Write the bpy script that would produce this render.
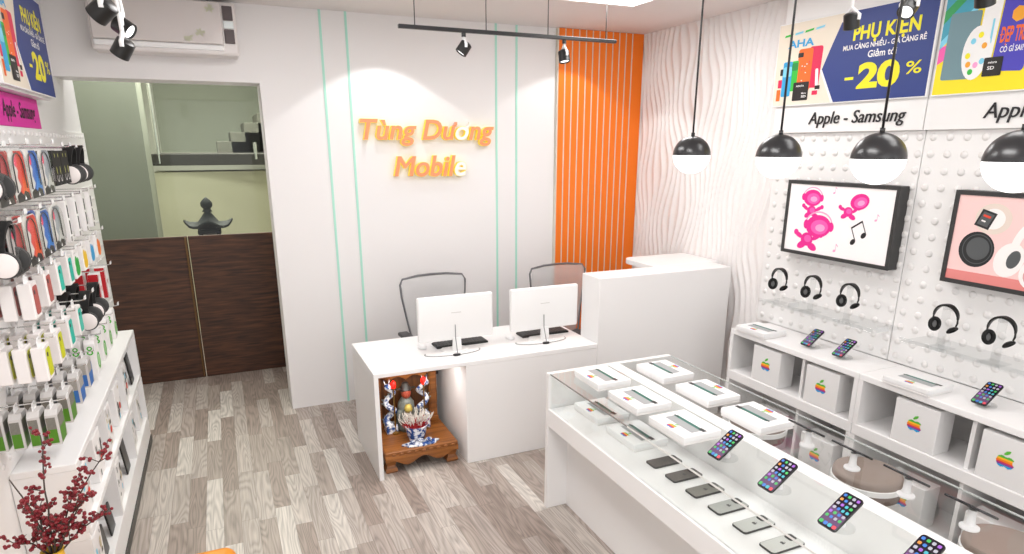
import bpy, bmesh, math, random
from mathutils import Vector, Matrix
from math import sin, cos, pi, radians, sqrt

# ------------------------------------------------------------------ camera, world, lights, exposure
for _o in list(bpy.data.objects):
    bpy.data.objects.remove(_o)
SC = bpy.context.scene
COL = SC.collection
cam_d = bpy.data.cameras.new('camera')
cam = bpy.data.objects.new('camera', cam_d)
COL.objects.link(cam)
cam_d.sensor_fit = 'HORIZONTAL'
cam_d.sensor_width = 36.0
cam_d.lens = 648.78 / 1024 * 36.0
cam_d.shift_y = 58.98 / 1024
cam_d.clip_start = 0.05
cam.location = (0, 0, 2.059)
cam.rotation_euler = (pi / 2 - 0.28595, 0, -0.41695)
SC.camera = cam

SC.view_settings.view_transform = 'Standard'
SC.view_settings.look = 'None'
SC.view_settings.gamma = 1.0
SC.view_settings.use_curve_mapping = False
SC.view_settings.exposure = 0.36

W = bpy.data.worlds.new('daylight'); SC.world = W
W.use_nodes = True
W.node_tree.nodes['Background'].inputs[0].default_value = (1.0, 0.99, 0.985, 1)
W.node_tree.nodes['Background'].inputs[1].default_value = .62


def area(name, loc, rot, sx, sy, power, col=(1, 1, 1)):
    l = bpy.data.lights.new(name, 'AREA'); l.shape = 'RECTANGLE'
    l.size = sx; l.size_y = sy; l.energy = power; l.color = col
    o = bpy.data.objects.new(name, l); COL.objects.link(o)
    o.location = loc; o.rotation_euler = rot
    return o


def spot(name, loc, target, power, half_deg, blend=.15, col=(1, 1, 1), size=.03):
    l = bpy.data.lights.new(name, 'SPOT'); l.energy = power; l.spot_size = radians(half_deg * 2)
    l.spot_blend = blend; l.color = col; l.shadow_soft_size = size
    o = bpy.data.objects.new(name, l); COL.objects.link(o); o.location = loc
    d = Vector(target) - Vector(loc)
    o.rotation_euler = d.to_track_quat('-Z', 'Y').to_euler()
    return o


PANEL_XY = [(2.47, 3.58), (0.55, 3.3), (2.47, 1.3), (0.55, 1.3)]
for px, py in PANEL_XY:
    area('ceiling_panel_glow', (px, py, 2.955), (0, 0, 0), .56, 1.14, 8.5 if px > 1.5 else 24, (1, .985, .975))
area('shopfront_daylight', (1.35, -1.45, 1.5), (radians(90), 0, 0), 4.2, 2.8, 42, (1, .99, .98))
spot('wall_washer_glow', (1.2, 4.76, 2.97), (1.2, 4.76, 0), 14, 51.4, .06)
spot('wall_washer_glow', (2.75, 4.76, 2.97), (2.75, 4.76, 0), 10, 51.4, .06)
area('stairwell_fill', (0.1, 8.3, 3.55), (0, 0, 0), 1.2, 1.6, 130, (1, .95, .84))  # unseen fill light, added to brighten the stairwell
area('stairwell_fill', (-.35, 6.85, 3.6), (0, 0, 0), .8, .5, 30, (1, .97, .92))  # another added fill, no fixture: lifts the otherwise unlit pier front
area('alcove_fill', (-.3, 5.9, 2.96), (0, 0, 0), .9, .3, 6, (1, .97, .95))  # added fill without a fixture, brightens the dark floor before the doors
area('under_desk_glow', (1.05, 3.9, .685), (0, 0, 0), .4, .1, 1.6, (1, .95, .9))

# ------------------------------------------------------------------ helpers
D = bpy.data


def new_bm():
    return bmesh.new()


def merge(bm, t, M=None, mat=0):
    if M is not None:
        bmesh.ops.transform(t, matrix=M, verts=t.verts)
    for f in t.faces:
        f.material_index = mat
    me = D.meshes.new('tmp'); t.to_mesh(me); t.free(); bm.from_mesh(me); D.meshes.remove(me)


def box(bm, lo, hi, bev=0.0, seg=2, M=None, mat=0):
    t = bmesh.new(); bmesh.ops.create_cube(t, size=1)
    s = [hi[i] - lo[i] for i in range(3)]; c = [(hi[i] + lo[i]) / 2 for i in range(3)]
    bmesh.ops.scale(t, vec=s, verts=t.verts)
    if bev > 0:
        bmesh.ops.bevel(t, geom=t.edges[:], offset=min(bev, min(s) * .45), segments=seg, affect='EDGES', profile=.5)
    bmesh.ops.translate(t, vec=c, verts=t.verts)
    merge(bm, t, M, mat); return bm


def cyl(bm, p0, p1, r0, r1=None, n=20, M=None, mat=0, caps=True):
    r1 = r0 if r1 is None else r1
    p0 = Vector(p0); p1 = Vector(p1); d = p1 - p0
    t = bmesh.new(); bmesh.ops.create_cone(t, cap_ends=caps, segments=n, radius1=r0, radius2=r1, depth=d.length)
    R = d.to_track_quat('Z', 'Y').to_matrix().to_4x4()
    bmesh.ops.transform(t, matrix=Matrix.Translation((p0 + p1) / 2) @ R, verts=t.verts)
    merge(bm, t, M, mat); return bm


def ball(bm, c, r, sc=(1, 1, 1), n=16, M=None, mat=0, ico=None):
    t = bmesh.new()
    if ico:
        bmesh.ops.create_icosphere(t, subdivisions=ico, radius=r)
    else:
        bmesh.ops.create_uvsphere(t, u_segments=n, v_segments=max(6, n // 2), radius=r)
    bmesh.ops.scale(t, vec=sc, verts=t.verts); bmesh.ops.translate(t, vec=c, verts=t.verts)
    merge(bm, t, M, mat); return bm


def lathe(bm, prof, c=(0, 0, 0), n=28, M=None, mat=0, a0=0.0, a1=2 * pi):
    t = bmesh.new(); full = abs(a1 - a0 - 2 * pi) < 1e-6
    k = n if full else n + 1
    rings = []
    for r, z in prof:
        if r < 1e-6 and full:
            rings.append([t.verts.new((c[0], c[1], c[2] + z))])
        else:
            rings.append([t.verts.new((c[0] + r * cos(a0 + (a1 - a0) * i / n), c[1] + r * sin(a0 + (a1 - a0) * i / n), c[2] + z)) for i in range(k)])
    for a, b in zip(rings, rings[1:]):
        for i in range(n):
            j = (i + 1) % k
            if len(a) == 1 and len(b) == 1: continue
            if len(a) == 1: t.faces.new((a[0], b[i], b[j]))
            elif len(b) == 1: t.faces.new((a[i], a[j], b[0]))
            else: t.faces.new((a[i], a[j], b[j], b[i]))
    bmesh.ops.recalc_face_normals(t, faces=t.faces)
    merge(bm, t, M, mat); return bm


def tube(bm, pts, r, n=8, M=None, mat=0, closed=False):
    pts = [Vector(p) for p in pts]; N = len(pts)
    rs = r if isinstance(r, (list, tuple)) else [r] * N
    t = bmesh.new(); rings = []; up = None
    for i in range(N):
        if closed: d = pts[(i + 1) % N] - pts[i - 1]
        else: d = pts[min(i + 1, N - 1)] - pts[max(i - 1, 0)]
        d.normalize()
        if up is None:
            up = Vector((0, 0, 1)) if abs(d.z) < .9 else Vector((1, 0, 0))
        s = d.cross(up)
        if s.length < 1e-5: s = d.cross(Vector((0, 1, 0.1)))
        s.normalize(); up = s.cross(d).normalized()
        rings.append([t.verts.new(pts[i] + (s * cos(2 * pi * j / n) + up * sin(2 * pi * j / n)) * rs[i]) for j in range(n)])
    rng = range(N) if closed else range(N - 1)
    for i in rng:
        a = rings[i]; b = rings[(i + 1) % N]
        for j in range(n):
            t.faces.new((a[j], a[(j + 1) % n], b[(j + 1) % n], b[j]))
    if not closed:
        t.faces.new(rings[0][::-1]); t.faces.new(rings[-1])
    bmesh.ops.recalc_face_normals(t, faces=t.faces)
    merge(bm, t, M, mat); return bm


def prism(bm, poly, z0, z1, bev=0.0, M=None, mat=0):
    """polygon in local XY extruded along Z"""
    t = bmesh.new()
    vs = [t.verts.new((p[0], p[1], z0)) for p in poly]
    f = t.faces.new(vs)
    r = bmesh.ops.extrude_face_region(t, geom=[f])
    ev = [e for e in r['geom'] if isinstance(e, bmesh.types.BMVert)]
    bmesh.ops.translate(t, vec=(0, 0, z1 - z0), verts=ev)
    bmesh.ops.recalc_face_normals(t, faces=t.faces)
    if bev > 0:
        es = [e for e in t.edges if abs(e.verts[0].co.z - e.verts[1].co.z) < 1e-7]
        bmesh.ops.bevel(t, geom=es, offset=bev, segments=2, affect='EDGES', profile=.5)
    merge(bm, t, M, mat); return bm


def flat(bm, poly, z, M=None, mat=0):
    t = bmesh.new(); t.faces.new([t.verts.new((p[0], p[1], z)) for p in poly])
    t.normal_update()
    if t.faces[:][0].normal.z < 0: bmesh.ops.reverse_faces(t, faces=t.faces)
    merge(bm, t, M, mat); return bm


def rrect(w, h, r, n=5, cx=0, cy=0):
    out = []
    for (sx, sy, a) in ((1, 1, 0), (-1, 1, 90), (-1, -1, 180), (1, -1, 270)):
        for i in range(n + 1):
            t = radians(a + 90 * i / n)
            out.append((cx + sx * (w / 2 - r) + r * cos(t), cy + sy * (h / 2 - r) + r * sin(t)))
    return out


def ell(cx, cy, rx, ry, n=20, rot=0.0, a0=0, a1=360):
    out = []
    m = n if a1 - a0 >= 360 else n + 1
    for i in range(m):
        t = radians(a0 + (a1 - a0) * i / n); x = rx * cos(t); y = ry * sin(t)
        out.append((cx + x * cos(rot) - y * sin(rot), cy + x * sin(rot) + y * cos(rot)))
    return out


def obj(name, bm, mats, parent=None, smooth=False, angle=None):
    me = D.meshes.new(name)
    for f in bm.faces:
        f.smooth = bool(smooth)
    bm.to_mesh(me); bm.free()
    for m in (mats if isinstance(mats, (list, tuple)) else [mats]):
        me.materials.append(m)
    if smooth and angle is not None:
        me.set_sharp_from_angle(angle=radians(angle))
    o = D.objects.new(name, me); COL.objects.link(o)
    if parent is not None: o.parent = parent
    return o


def tag(o, label, cat, group=None, kind=None):
    o['label'] = label; o['category'] = cat
    if group: o['group'] = group
    if kind: o['kind'] = kind
    return o


def thing(name, label, cat, loc=(0, 0, 0), rotz=0.0, group=None, mat=None):
    o = D.objects.new(name, None); COL.objects.link(o); o.empty_display_size = .05
    if mat is not None: o.matrix_world = mat
    else:
        o.location = loc; o.rotation_euler = (0, 0, rotz)
    return tag(o, label, cat, group)


def struct(name, bm, m, parent=None, smooth=False, label=None):
    o = obj(name, bm, m, parent, smooth, 40 if smooth else None)
    if parent is None: o['kind'] = 'structure'
    if label: o['label'] = label
    return o


KIDS = {}


def children(o):
    return [c for c in D.objects if c.parent == o]


def dup(root, label=None, group=None, loc=None, mat=None, rotz=None):
    if root.name not in KIDS:
        KIDS[root.name] = [(c, children(c)) for c in children(root)]
    r = root.copy(); COL.objects.link(r)
    if mat is not None: r.matrix_world = mat
    if loc is not None: r.location = loc
    if rotz is not None: r.rotation_euler = (0, 0, rotz)
    if label: r['label'] = label
    if group: r['group'] = group
    for c, gs in KIDS[root.name]:
        d = c.copy(); COL.objects.link(d); d.parent = r
        for g in gs:
            e = g.copy(); COL.objects.link(e); e.parent = d
    return r


def frame(o, xd, yd):
    """matrix whose local X,Y axes are xd,yd (Z = X x Y), origin o"""
    x = Vector(xd).normalized(); y = Vector(yd); y = (y - x * y.dot(x)).normalized(); z = x.cross(y)
    return Matrix(((x.x, y.x, z.x, o[0]), (x.y, y.y, z.y, o[1]), (x.z, y.z, z.z, o[2]), (0, 0, 0, 1)))


# right wall things face -x, left wall things face +x, back wall things face -y
def FR(o): return frame(o, (0, -1, 0), (0, 0, 1))
def FL(o): return frame(o, (0, 1, 0), (0, 0, 1))
def FB(o): return frame(o, (1, 0, 0), (0, 0, 1))


def hexc(h):
    h = h.lstrip('#'); v = [int(h[i:i + 2], 16) / 255 for i in (0, 2, 4)]
    return tuple(c / 12.92 if c <= .04045 else ((c + .055) / 1.055) ** 2.4 for c in v)


def mat(name, col, rough=.5, metal=0.0, spec=.5, emit=None, estr=1.0, coat=0.0, noise=0.0, nscale=30, bump=0.0):
    m = D.materials.new(name); m.use_nodes = True
    b = m.node_tree.nodes['Principled BSDF']
    if isinstance(col, str): col = hexc(col)
    b.inputs['Base Color'].default_value = (*col, 1); b.inputs['Roughness'].default_value = rough
    b.inputs['Metallic'].default_value = metal; b.inputs['Specular IOR Level'].default_value = spec
    b.inputs['Coat Weight'].default_value = coat
    if emit is not None:
        if isinstance(emit, str): emit = hexc(emit)
        b.inputs['Emission Color'].default_value = (*emit, 1); b.inputs['Emission Strength'].default_value = estr
    N = m.node_tree.nodes; L = m.node_tree.links
    if noise or bump:
        tc = N.new('ShaderNodeTexCoord'); nz = N.new('ShaderNodeTexNoise'); nz.inputs['Scale'].default_value = nscale
        nz.inputs['Detail'].default_value = 4; L.new(tc.outputs['Object'], nz.inputs['Vector'])
        if noise:
            mx = N.new('ShaderNodeMix'); mx.data_type = 'RGBA'
            mx.inputs['A'].default_value = (*[c * (1 - noise) for c in col], 1)
            mx.inputs['B'].default_value = (*[min(1, c * (1 + noise)) for c in col], 1)
            L.new(nz.outputs['Fac'], mx.inputs['Factor']); L.new(mx.outputs['Result'], b.inputs['Base Color'])
        if bump:
            bp = N.new('ShaderNodeBump'); bp.inputs['Strength'].default_value = bump; bp.inputs['Distance'].default_value = .004
            L.new(nz.outputs['Fac'], bp.inputs['Height']); L.new(bp.outputs['Normal'], b.inputs['Normal'])
    return m


def glassmat(name, tint=(.95, .97, .96), refl=.08, rough=.02):
    """thin clear pane: tinted see-through plus a fresnel reflection"""
    m = D.materials.new(name); m.use_nodes = True; N = m.node_tree.nodes; L = m.node_tree.links
    N.remove(N['Principled BSDF'])
    tr = N.new('ShaderNodeBsdfTransparent'); tr.inputs[0].default_value = (*tint, 1)
    gl = N.new('ShaderNodeBsdfGlossy'); gl.inputs['Roughness'].default_value = rough
    lw = N.new('ShaderNodeFresnel'); lw.inputs[0].default_value = 1.45
    ge = N.new('ShaderNodeNewGeometry'); inv = N.new('ShaderNodeMath'); inv.operation = 'SUBTRACT'; inv.inputs[0].default_value = 1
    mu = N.new('ShaderNodeMath'); mu.operation = 'MULTIPLY'; mu2 = N.new('ShaderNodeMath'); mu2.operation = 'MULTIPLY'; mu2.inputs[1].default_value = refl / .08 * .8
    mx = N.new('ShaderNodeMixShader')
    L.new(ge.outputs['Backfacing'], inv.inputs[1]); L.new(lw.outputs[0], mu.inputs[0]); L.new(inv.outputs[0], mu.inputs[1])
    L.new(mu.outputs[0], mu2.inputs[0]); L.new(mu2.outputs[0], mx.inputs[0])
    L.new(tr.outputs[0], mx.inputs[1]); L.new(gl.outputs[0], mx.inputs[2])
    L.new(mx.outputs[0], N['Material Output'].inputs[0])
    return m


def meshfabric(name, col, alpha):
    m = mat(name, col, .7); m.node_tree.nodes['Principled BSDF'].inputs['Alpha'].default_value = alpha
    return m


def woodmat(name, dark, light, axis='X', scale=1.0, rough=.45, bands=None):
    m = mat(name, dark, rough); N = m.node_tree.nodes; L = m.node_tree.links; b = N['Principled BSDF']
    tc = N.new('ShaderNodeTexCoord'); mp = N.new('ShaderNodeMapping')
    sc = {'X': (2, 26, 26), 'Y': (26, 2, 26), 'Z': (26, 26, 2)}[axis]
    mp.inputs['Scale'].default_value = [s * scale for s in sc]
    nz = N.new('ShaderNodeTexNoise'); nz.inputs['Scale'].default_value = 1.6; nz.inputs['Detail'].default_value = 6
    nz.inputs['Distortion'].default_value = .6
    cr = N.new('ShaderNodeValToRGB')
    cr.color_ramp.elements[0].position = .3; cr.color_ramp.elements[1].position = .72
    cr.color_ramp.elements[0].color = (*hexc(dark), 1); cr.color_ramp.elements[1].color = (*hexc(light), 1)
    L.new(tc.outputs['Object'], mp.inputs[0]); L.new(mp.outputs[0], nz.inputs['Vector'])
    L.new(nz.outputs['Fac'], cr.inputs[0]); L.new(cr.outputs[0], b.inputs['Base Color'])
    return m


def floormat():
    m = mat('plank_floor', '#9a8f88', .42); N = m.node_tree.nodes; L = m.node_tree.links; b = N['Principled BSDF']
    b.inputs['Specular IOR Level'].default_value = .35
    tc = N.new('ShaderNodeTexCoord'); sp = N.new('ShaderNodeSeparateXYZ'); L.new(tc.outputs['Object'], sp.inputs[0])

    def mth(op, a, bb=None, c=None):
        n = N.new('ShaderNodeMath'); n.operation = op
        for i, v in enumerate((a, bb, c)):
            if v is None: continue
            if isinstance(v, (int, float)): n.inputs[i].default_value = v
            else: L.new(v, n.inputs[i])
        return n.outputs[0]
    xs = mth('DIVIDE', sp.outputs['X'], .0925); col = mth('FLOOR', xs)
    wn = N.new('ShaderNodeTexWhiteNoise'); wn.noise_dimensions = '1D'; L.new(col, wn.inputs['W'])
    ys = mth('ADD', mth('DIVIDE', sp.outputs['Y'], .62), mth('MULTIPLY', wn.outputs['Value'], 7.3)); row = mth('FLOOR', ys)
    cb = N.new('ShaderNodeCombineXYZ'); L.new(col, cb.inputs[0]); L.new(row, cb.inputs[1])
    w2 = N.new('ShaderNodeTexWhiteNoise'); w2.noise_dimensions = '2D'; L.new(cb.outputs[0], w2.inputs['Vector'])
    ramp = N.new('ShaderNodeValToRGB'); ramp.color_ramp.interpolation = 'CONSTANT'
    tones = ['#aaa098', '#988a81', '#b9b0a8', '#a0948b', '#c6bfb7', '#a69a92', '#93857c', '#b0a69e']
    E = ramp.color_ramp.elements
    E[0].color = (*hexc(tones[0]), 1); E[0].position = 0
    E[1].color = (*hexc(tones[1]), 1); E[1].position = 1 / 8
    for i in range(2, 8):
        e = E.new(i / 8); e.color = (*hexc(tones[i]), 1)
    L.new(w2.outputs['Value'], ramp.inputs[0])
    # wood grain, shifted per plank
    off = N.new('ShaderNodeVectorMath'); off.operation = 'ADD'
    sc = N.new('ShaderNodeVectorMath'); sc.operation = 'SCALE'; sc.inputs['Scale'].default_value = 37.0
    L.new(w2.outputs['Color'], sc.inputs[0]); L.new(sc.outputs[0], off.inputs[1]); L.new(tc.outputs['Object'], off.inputs[0])
    mp = N.new('ShaderNodeMapping'); mp.inputs['Scale'].default_value = (11, 1.25, 1); L.new(off.outputs[0], mp.inputs[0])
    rn = N.new('ShaderNodeTexNoise'); rn.inputs['Scale'].default_value = 1.0; rn.inputs['Detail'].default_value = 1.2; rn.inputs['Roughness'].default_value = .4
    L.new(mp.outputs[0], rn.inputs['Vector'])
    ring = mth('ADD', mth('MULTIPLY', mth('SINE', mth('MULTIPLY', rn.outputs['Fac'], 95.0)), .5), .5)
    ring = mth('POWER', ring, .7)
    mp2 = N.new('ShaderNodeMapping'); mp2.inputs['Scale'].default_value = (120, 4, 1); L.new(off.outputs[0], mp2.inputs[0])
    nz = N.new('ShaderNodeTexNoise'); nz.inputs['Scale'].default_value = 1; nz.inputs['Detail'].default_value = 3
    L.new(mp2.outputs[0], nz.inputs['Vector'])
    g = mth('ADD', mth('MULTIPLY', ring, .30), mth('MULTIPLY', nz.outputs['Fac'], .75))
    g = mth('ADD', g, .37)
    mul = N.new('ShaderNodeVectorMath'); mul.operation = 'SCALE'; L.new(ramp.outputs[0], mul.inputs[0]); L.new(g, mul.inputs['Scale'])
    # seams
    fx = mth('ABSOLUTE', mth('SUBTRACT', mth('FRACT', xs), .5)); fy = mth('ABSOLUTE', mth('SUBTRACT', mth('FRACT', ys), .5))
    seam = mth('MAXIMUM', mth('GREATER_THAN', fx, .487), mth('GREATER_THAN', fy, .498))
    mx = N.new('ShaderNodeMix'); mx.data_type = 'RGBA'; L.new(mth('MULTIPLY', seam, .45), mx.inputs['Factor'])
    L.new(mul.outputs[0], mx.inputs['A']); mx.inputs['B'].default_value = (*hexc('#54483f'), 1)
    L.new(mx.outputs['Result'], b.inputs['Base Color'])
    return m


def text_bm(body, bold=0.0, shear=0.0, extrude=0.0, bevel=0.0, spacing=1.0):
    c = D.curves.new('txt', 'FONT'); c.body = body; c.offset = bold; c.shear = shear
    c.extrude = extrude; c.bevel_depth = bevel; c.space_character = spacing; c.resolution_u = 4
    o = D.objects.new('txt', c); COL.objects.link(o)
    bpy.context.view_layer.update()
    me = D.meshes.new_from_object(o.evaluated_get(bpy.context.evaluated_depsgraph_get()))
    bm = bmesh.new(); bm.from_mesh(me)
    D.meshes.remove(me); D.objects.remove(o); D.curves.remove(c)
    return bm


def bbx(bm):
    xs = [v.co.x for v in bm.verts]; ys = [v.co.y for v in bm.verts]
    return min(xs), max(xs), min(ys), max(ys)


def put_text(bm, body, x0, y0, w, h=None, z=0.002, mat=0, bold=0.0, shear=0.0, extrude=0.0, M=None, spacing=1.0, cap=None):
    """text fitted so its ink spans x0..x0+w; y0 = baseline (cap height 'cap') or bottom of a box h"""
    t = text_bm(body, bold, shear, extrude, 0, spacing)
    a, b, c, d = bbx(t)
    sx = w / (b - a)
    if cap is not None: sy = cap / .70; ty = y0
    elif h is not None: sy = h / (d - c); ty = y0 - c * sy
    else: sy = sx; ty = y0
    for v in t.verts:
        v.co.x = x0 + (v.co.x - a) * sx; v.co.y = ty + v.co.y * sy; v.co.z = z + v.co.z
    merge(bm, t, M, mat); return bm


def apple_shape(bm, cx, cy, s, z=0.0, mats=(0, 0, 0, 0, 0, 0), M=None, rows=30):
    """six-striped bitten apple, s = total height"""
    def inside(x, y):
        if y > .64:   # leaf
            return (x - .16) ** 2 + (y - .66) ** 2 < .09 and (x + .12) ** 2 + (y - .98) ** 2 < .09
        l = ((x + .19) / .27) ** 2 + ((y - .29) / .33) ** 2 < 1
        r = ((x - .19) / .27) ** 2 + ((y - .29) / .33) ** 2 < 1
        m = abs(x) < .2 and .02 < y < .57 - .0 * x
        bite = (x - .52) ** 2 + (y - .36) ** 2 < .032
        return (l or r or m) and not bite
    t = bmesh.new()
    y0, y1 = -.05, 1.0
    for i in range(rows):
        ya = y0 + (y1 - y0) * i / rows; yb = y0 + (y1 - y0) * (i + 1) / rows; ym = (ya + yb) / 2
        K = 48; run = None; segs = []
        for k in range(K + 1):
            x = -.5 + k / K
            ins = inside(x, ym) and k < K
            if ins and run is None: run = x
            if not ins and run is not None: segs.append((run, x)); run = None
        band = 0 if ym > .47 else 1 if ym > .38 else 2 if ym > .28 else 3 if ym > .18 else 4 if ym > .08 else 5
        for a, b in segs:
            f = t.faces.new([t.verts.new((cx + p * s, cy + (q - .35) * s, z)) for p, q in ((a, ya), (b, ya), (b, yb), (a, yb))])
            f.material_index = mats[band]
    if M is not None: bmesh.ops.transform(t, matrix=M, verts=t.verts)
    me = D.meshes.new('tmp'); t.to_mesh(me); t.free(); bm.from_mesh(me); D.meshes.remove(me)
    return bm


# ------------------------------------------------------------------ materials
WALL = mat('painted_wall', (.80, .78, .775), .6)
CEIL = mat('painted_ceiling', (.75, .715, .705), .7)
RWALL = mat('relief_wall', (.84, .815, .805), .5)
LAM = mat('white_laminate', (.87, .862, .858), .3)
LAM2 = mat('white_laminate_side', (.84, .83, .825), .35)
PEG = mat('white_pegboard', (.85, .842, .835), .4)
WPL = mat('white_plastic', (.86, .86, .86), .3)
WCARD = mat('white_card', (.86, .84, .83), .45)
GREYW = mat('pale_grey', (.62, .61, .6), .5)
MINT = mat('mint_led_strip', '#a6d9c8', .4, emit='#a9ecd8', estr=.04)
ORANGE = mat('orange_panel', '#f27a18', .5)
ORANGE2 = mat('orange_leather', '#e08a00', .4)
SILVER = mat('pale_metal', (.75, .75, .74), .25, metal=.9)
DGREY = mat('dark_grey', '#3a3a3a', .4)
BLACK = mat('black_plastic', '#141414', .35)
BLACKM = mat('black_metal', '#1a1a1c', .3, spec=.6)
BLACKS = mat('black_soft', '#0b0b0b', .8)
GLASS = glassmat('clear_glass', (.965, .975, .97), .08)
ACRYL = glassmat('clear_acrylic', (.95, .955, .955), .08, .05)
GGLASS = glassmat('green_tinted_glass', (.83, .865, .835), .05)
EDGE = mat('glass_edge', '#8f8a88', .2)
WALNUT = woodmat('walnut_slats', '#24120a', '#5f3a25', 'X', 1.25, .55)
ALTARW = woodmat('carved_wood', '#6f4018', '#a9692f', 'X', .8, .4)
FLOOR = floormat()
LAMPW = mat('lamp_diffuser', (1, 1, 1), .4, emit=(1, .98, .96), estr=1.15)
PANELW = mat('ceiling_light_diffuser', (1, 1, 1), .4, emit=(1, .99, .98), estr=5)
PINKC = mat('hot_pink', '#e6138a', .5)
PINKL = mat('light_pink', '#f7a6d6', .5)
MAG = mat('magenta_board', '#d6209b', .45)
NAVY = mat('navy_print', '#273c82', .5)
CREAM = mat('cream_print', '#e6dccb', .5)
YELL = mat('yellow_print', '#f1e713', .5)
WPRINT = mat('white_print', '#f3f3f3', .5)
CYAN = mat('cyan_print', '#2f9fd6', .5)
CYANL = mat('light_cyan_print', '#7fd0ea', .5)
GREEN = mat('green_print', '#2fb83c', .5)
DGREEN = mat('deep_green_print', '#1c8a3f', .5)
ORP = mat('orange_print', '#ef6a1e', .5)
REDP = mat('crimson_print', '#d8184f', .5)
BLKP = mat('black_print', '#1b1716', .5)
TEXTB = mat('black_lettering', '#17161a', .5)
SLATE = mat('slate_print', '#6f8f98', .5)
PURP = mat('purple_print', '#4a43b8', .5)
APPLE = [mat('stripe_green', '#5cb83a', .5), mat('stripe_yellow', '#fcb82a', .5), mat('stripe_orange', '#f58220', .5),
         mat('stripe_red', '#df3a3c', .5), mat('stripe_violet', '#963d97', .5), mat('stripe_blue', '#1a9ddb', .5)]

# ------------------------------------------------------------------ the setting
CZ = 2.985
XR = 3.547
XL = -.87
b = new_bm(); box(b, (-1.4, -1.6, -.1), (3.9, 11.5, 0)); struct('floor', b, FLOOR)
b = new_bm(); box(b, (-1.4, -1.6, CZ), (3.9, 6.42, CZ + .12)); struct('ceiling', b, CEIL)
b = new_bm(); box(b, (XR + .02, -1.6, 0), (XR + .2, 5.5, CZ)); struct('wall_right', b, RWALL)
b = new_bm(); box(b, (XL - .12, -1.6, 0), (XL, 5.86, CZ)); struct('wall_left', b, PEG)
b = new_bm()
box(b, (.355, 5.2, 0), (XR + .02, 5.5, CZ)); box(b, (XL, 5.2, 2.48), (.355, 5.5, CZ))
struct('wall_back', b, WALL)


def relief_panel():
    """white wall panel with raised drifting ridges"""
    bm = new_bm(); ny, nz = 230, 190
    ya, yb = 3.44, 5.2; za, zb = 0.0, CZ
    g = []
    for i in range(ny + 1):
        y = ya + (yb - ya) * i / ny; row = []
        for j in range(nz + 1):
            z = za + (zb - za) * j / nz
            ph = 2 * pi * (y * 15.5 + .75 * sin(2.3 * z + 2.1 * y) + .45 * sin(5.1 * z - 6 * y + 1) + .28 * sin(9 * z + 11 * y + 2.2) + .5 * sin(1.2 * z + 4.3 * y))
            h = .017 * (1 - abs(sin(ph / 2)) ** 1.3)
            row.append(bm.verts.new((XR - h + .009, y, z)))
        g.append(row)
    for i in range(ny):
        for j in range(nz):
            bm.faces.new((g[i][j], g[i][j + 1], g[i + 1][j + 1], g[i + 1][j]))
    bmesh.ops.recalc_face_normals(bm, faces=bm.faces)
    if bm.faces[:][0].normal.x > 0: bmesh.ops.reverse_faces(bm, faces=bm.faces)
    struct('trim_1', bm, RWALL, smooth=True)


relief_panel()
# mint light strips in the back wall
for i, x in enumerate((.80, .983, 2.161, 2.342)):
    b = new_bm(); box(b, (x - .008, 5.194, .0), (x + .008, 5.205, CZ)); struct('trim_%d' % (i + 2), b, MINT)
# orange slatted panel
t = thing('slatted_panel', 'orange vertical slatted panel with pale grooves on the back wall', 'wall panel', (2.70, 5.2, 0))
b = new_bm(); box(b, (0, -.041, 0), (.84, -.001, CZ - .002)); obj('backing', b, mat('groove_pale', '#d9d2c4', .4), t)
b = new_bm()
for k in range(11):
    x0 = k * .0655
    box(b, (x0 + .010, -.045, 0), (x0 + .0645, -.0412, CZ - .002), .001, 1)
box(b, (.731, -.045, 0), (.84, -.0412, CZ - .002), .001, 1)
obj('slats', b, ORANGE, t)

# ------------------------------------------------------------------ doorway, stairwell
b = new_bm()
box(b, (-1.06, 6.325, .002), (-.296, 6.362, 1.297), .003, 1)
d1 = struct('door_1', b, WALNUT, label='left dark walnut half-height door leaf with horizontal grain')
b = new_bm(); box(b, (-.318, 6.31, .01), (-.302, 6.326, 1.29), .003, 1); obj('edge_strip', b, mat('bronze_strip', '#6b5134', .4, .6), d1)
b = new_bm()
box(b, (-.289, 6.325, .002), (.452, 6.362, 1.297), .003, 1)
d2 = struct('door_2', b, WALNUT, label='right dark walnut half-height door leaf with horizontal grain')
for z in (1.13, .55, .14):
    b = new_bm(); box(b, (.404, 6.306, z - .045), (.424, 6.326, z + .045), .003, 1); obj('hinge', b, BLACKM, d2)
b = new_bm(); box(b, (-1.06, 6.338, 1.30), (.452, 6.346, 2.62))
w = struct('window_1', b, GGLASS)
b = new_bm(); box(b, (.43, 6.32, 1.3), (.452, 6.36, 2.62)); box(b, (-1.06, 6.32, 2.6), (.452, 6.36, 2.62)); obj('window_frame', b, SILVER, w)
STW = mat('stair_wall_grey', '#c9c9c0', .7); STD = mat('stair_wall_beige', '#d9d5bb', .7)
b = new_bm(); box(b, (.46, 5.5, 0), (.58, 6.42, CZ)); struct('wall_alcove', b, WALL)
b = new_bm(); box(b, (-1.35, 6.37, 2.62), (.6, 6.42, 3.7)); box(b, (-1.35, 11.3, 0), (2.6, 11.4, 3.9)); box(b, (-1.4, 5.86, 0), (-1.3, 11.4, 3.9)); box(b, (2.5, 6.5, 0), (2.6, 11.4, 3.9)); box(b, (.6, 6.4, 0), (2.6, 6.5, 3.9))
struct('wall_stairwell', b, STW)
b = new_bm(); box(b, (-1.4, 6.37, 3.7), (2.6, 11.4, 3.8)); struct('ceiling_stairwell', b, STW)
b = new_bm(); box(b, (-1.3, 7.4, 0), (-.60, 8.0, 3.7)); struct('wall_stairwell_pier', b, mat('stair_pier_paint', '#97998f', .7))
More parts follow.
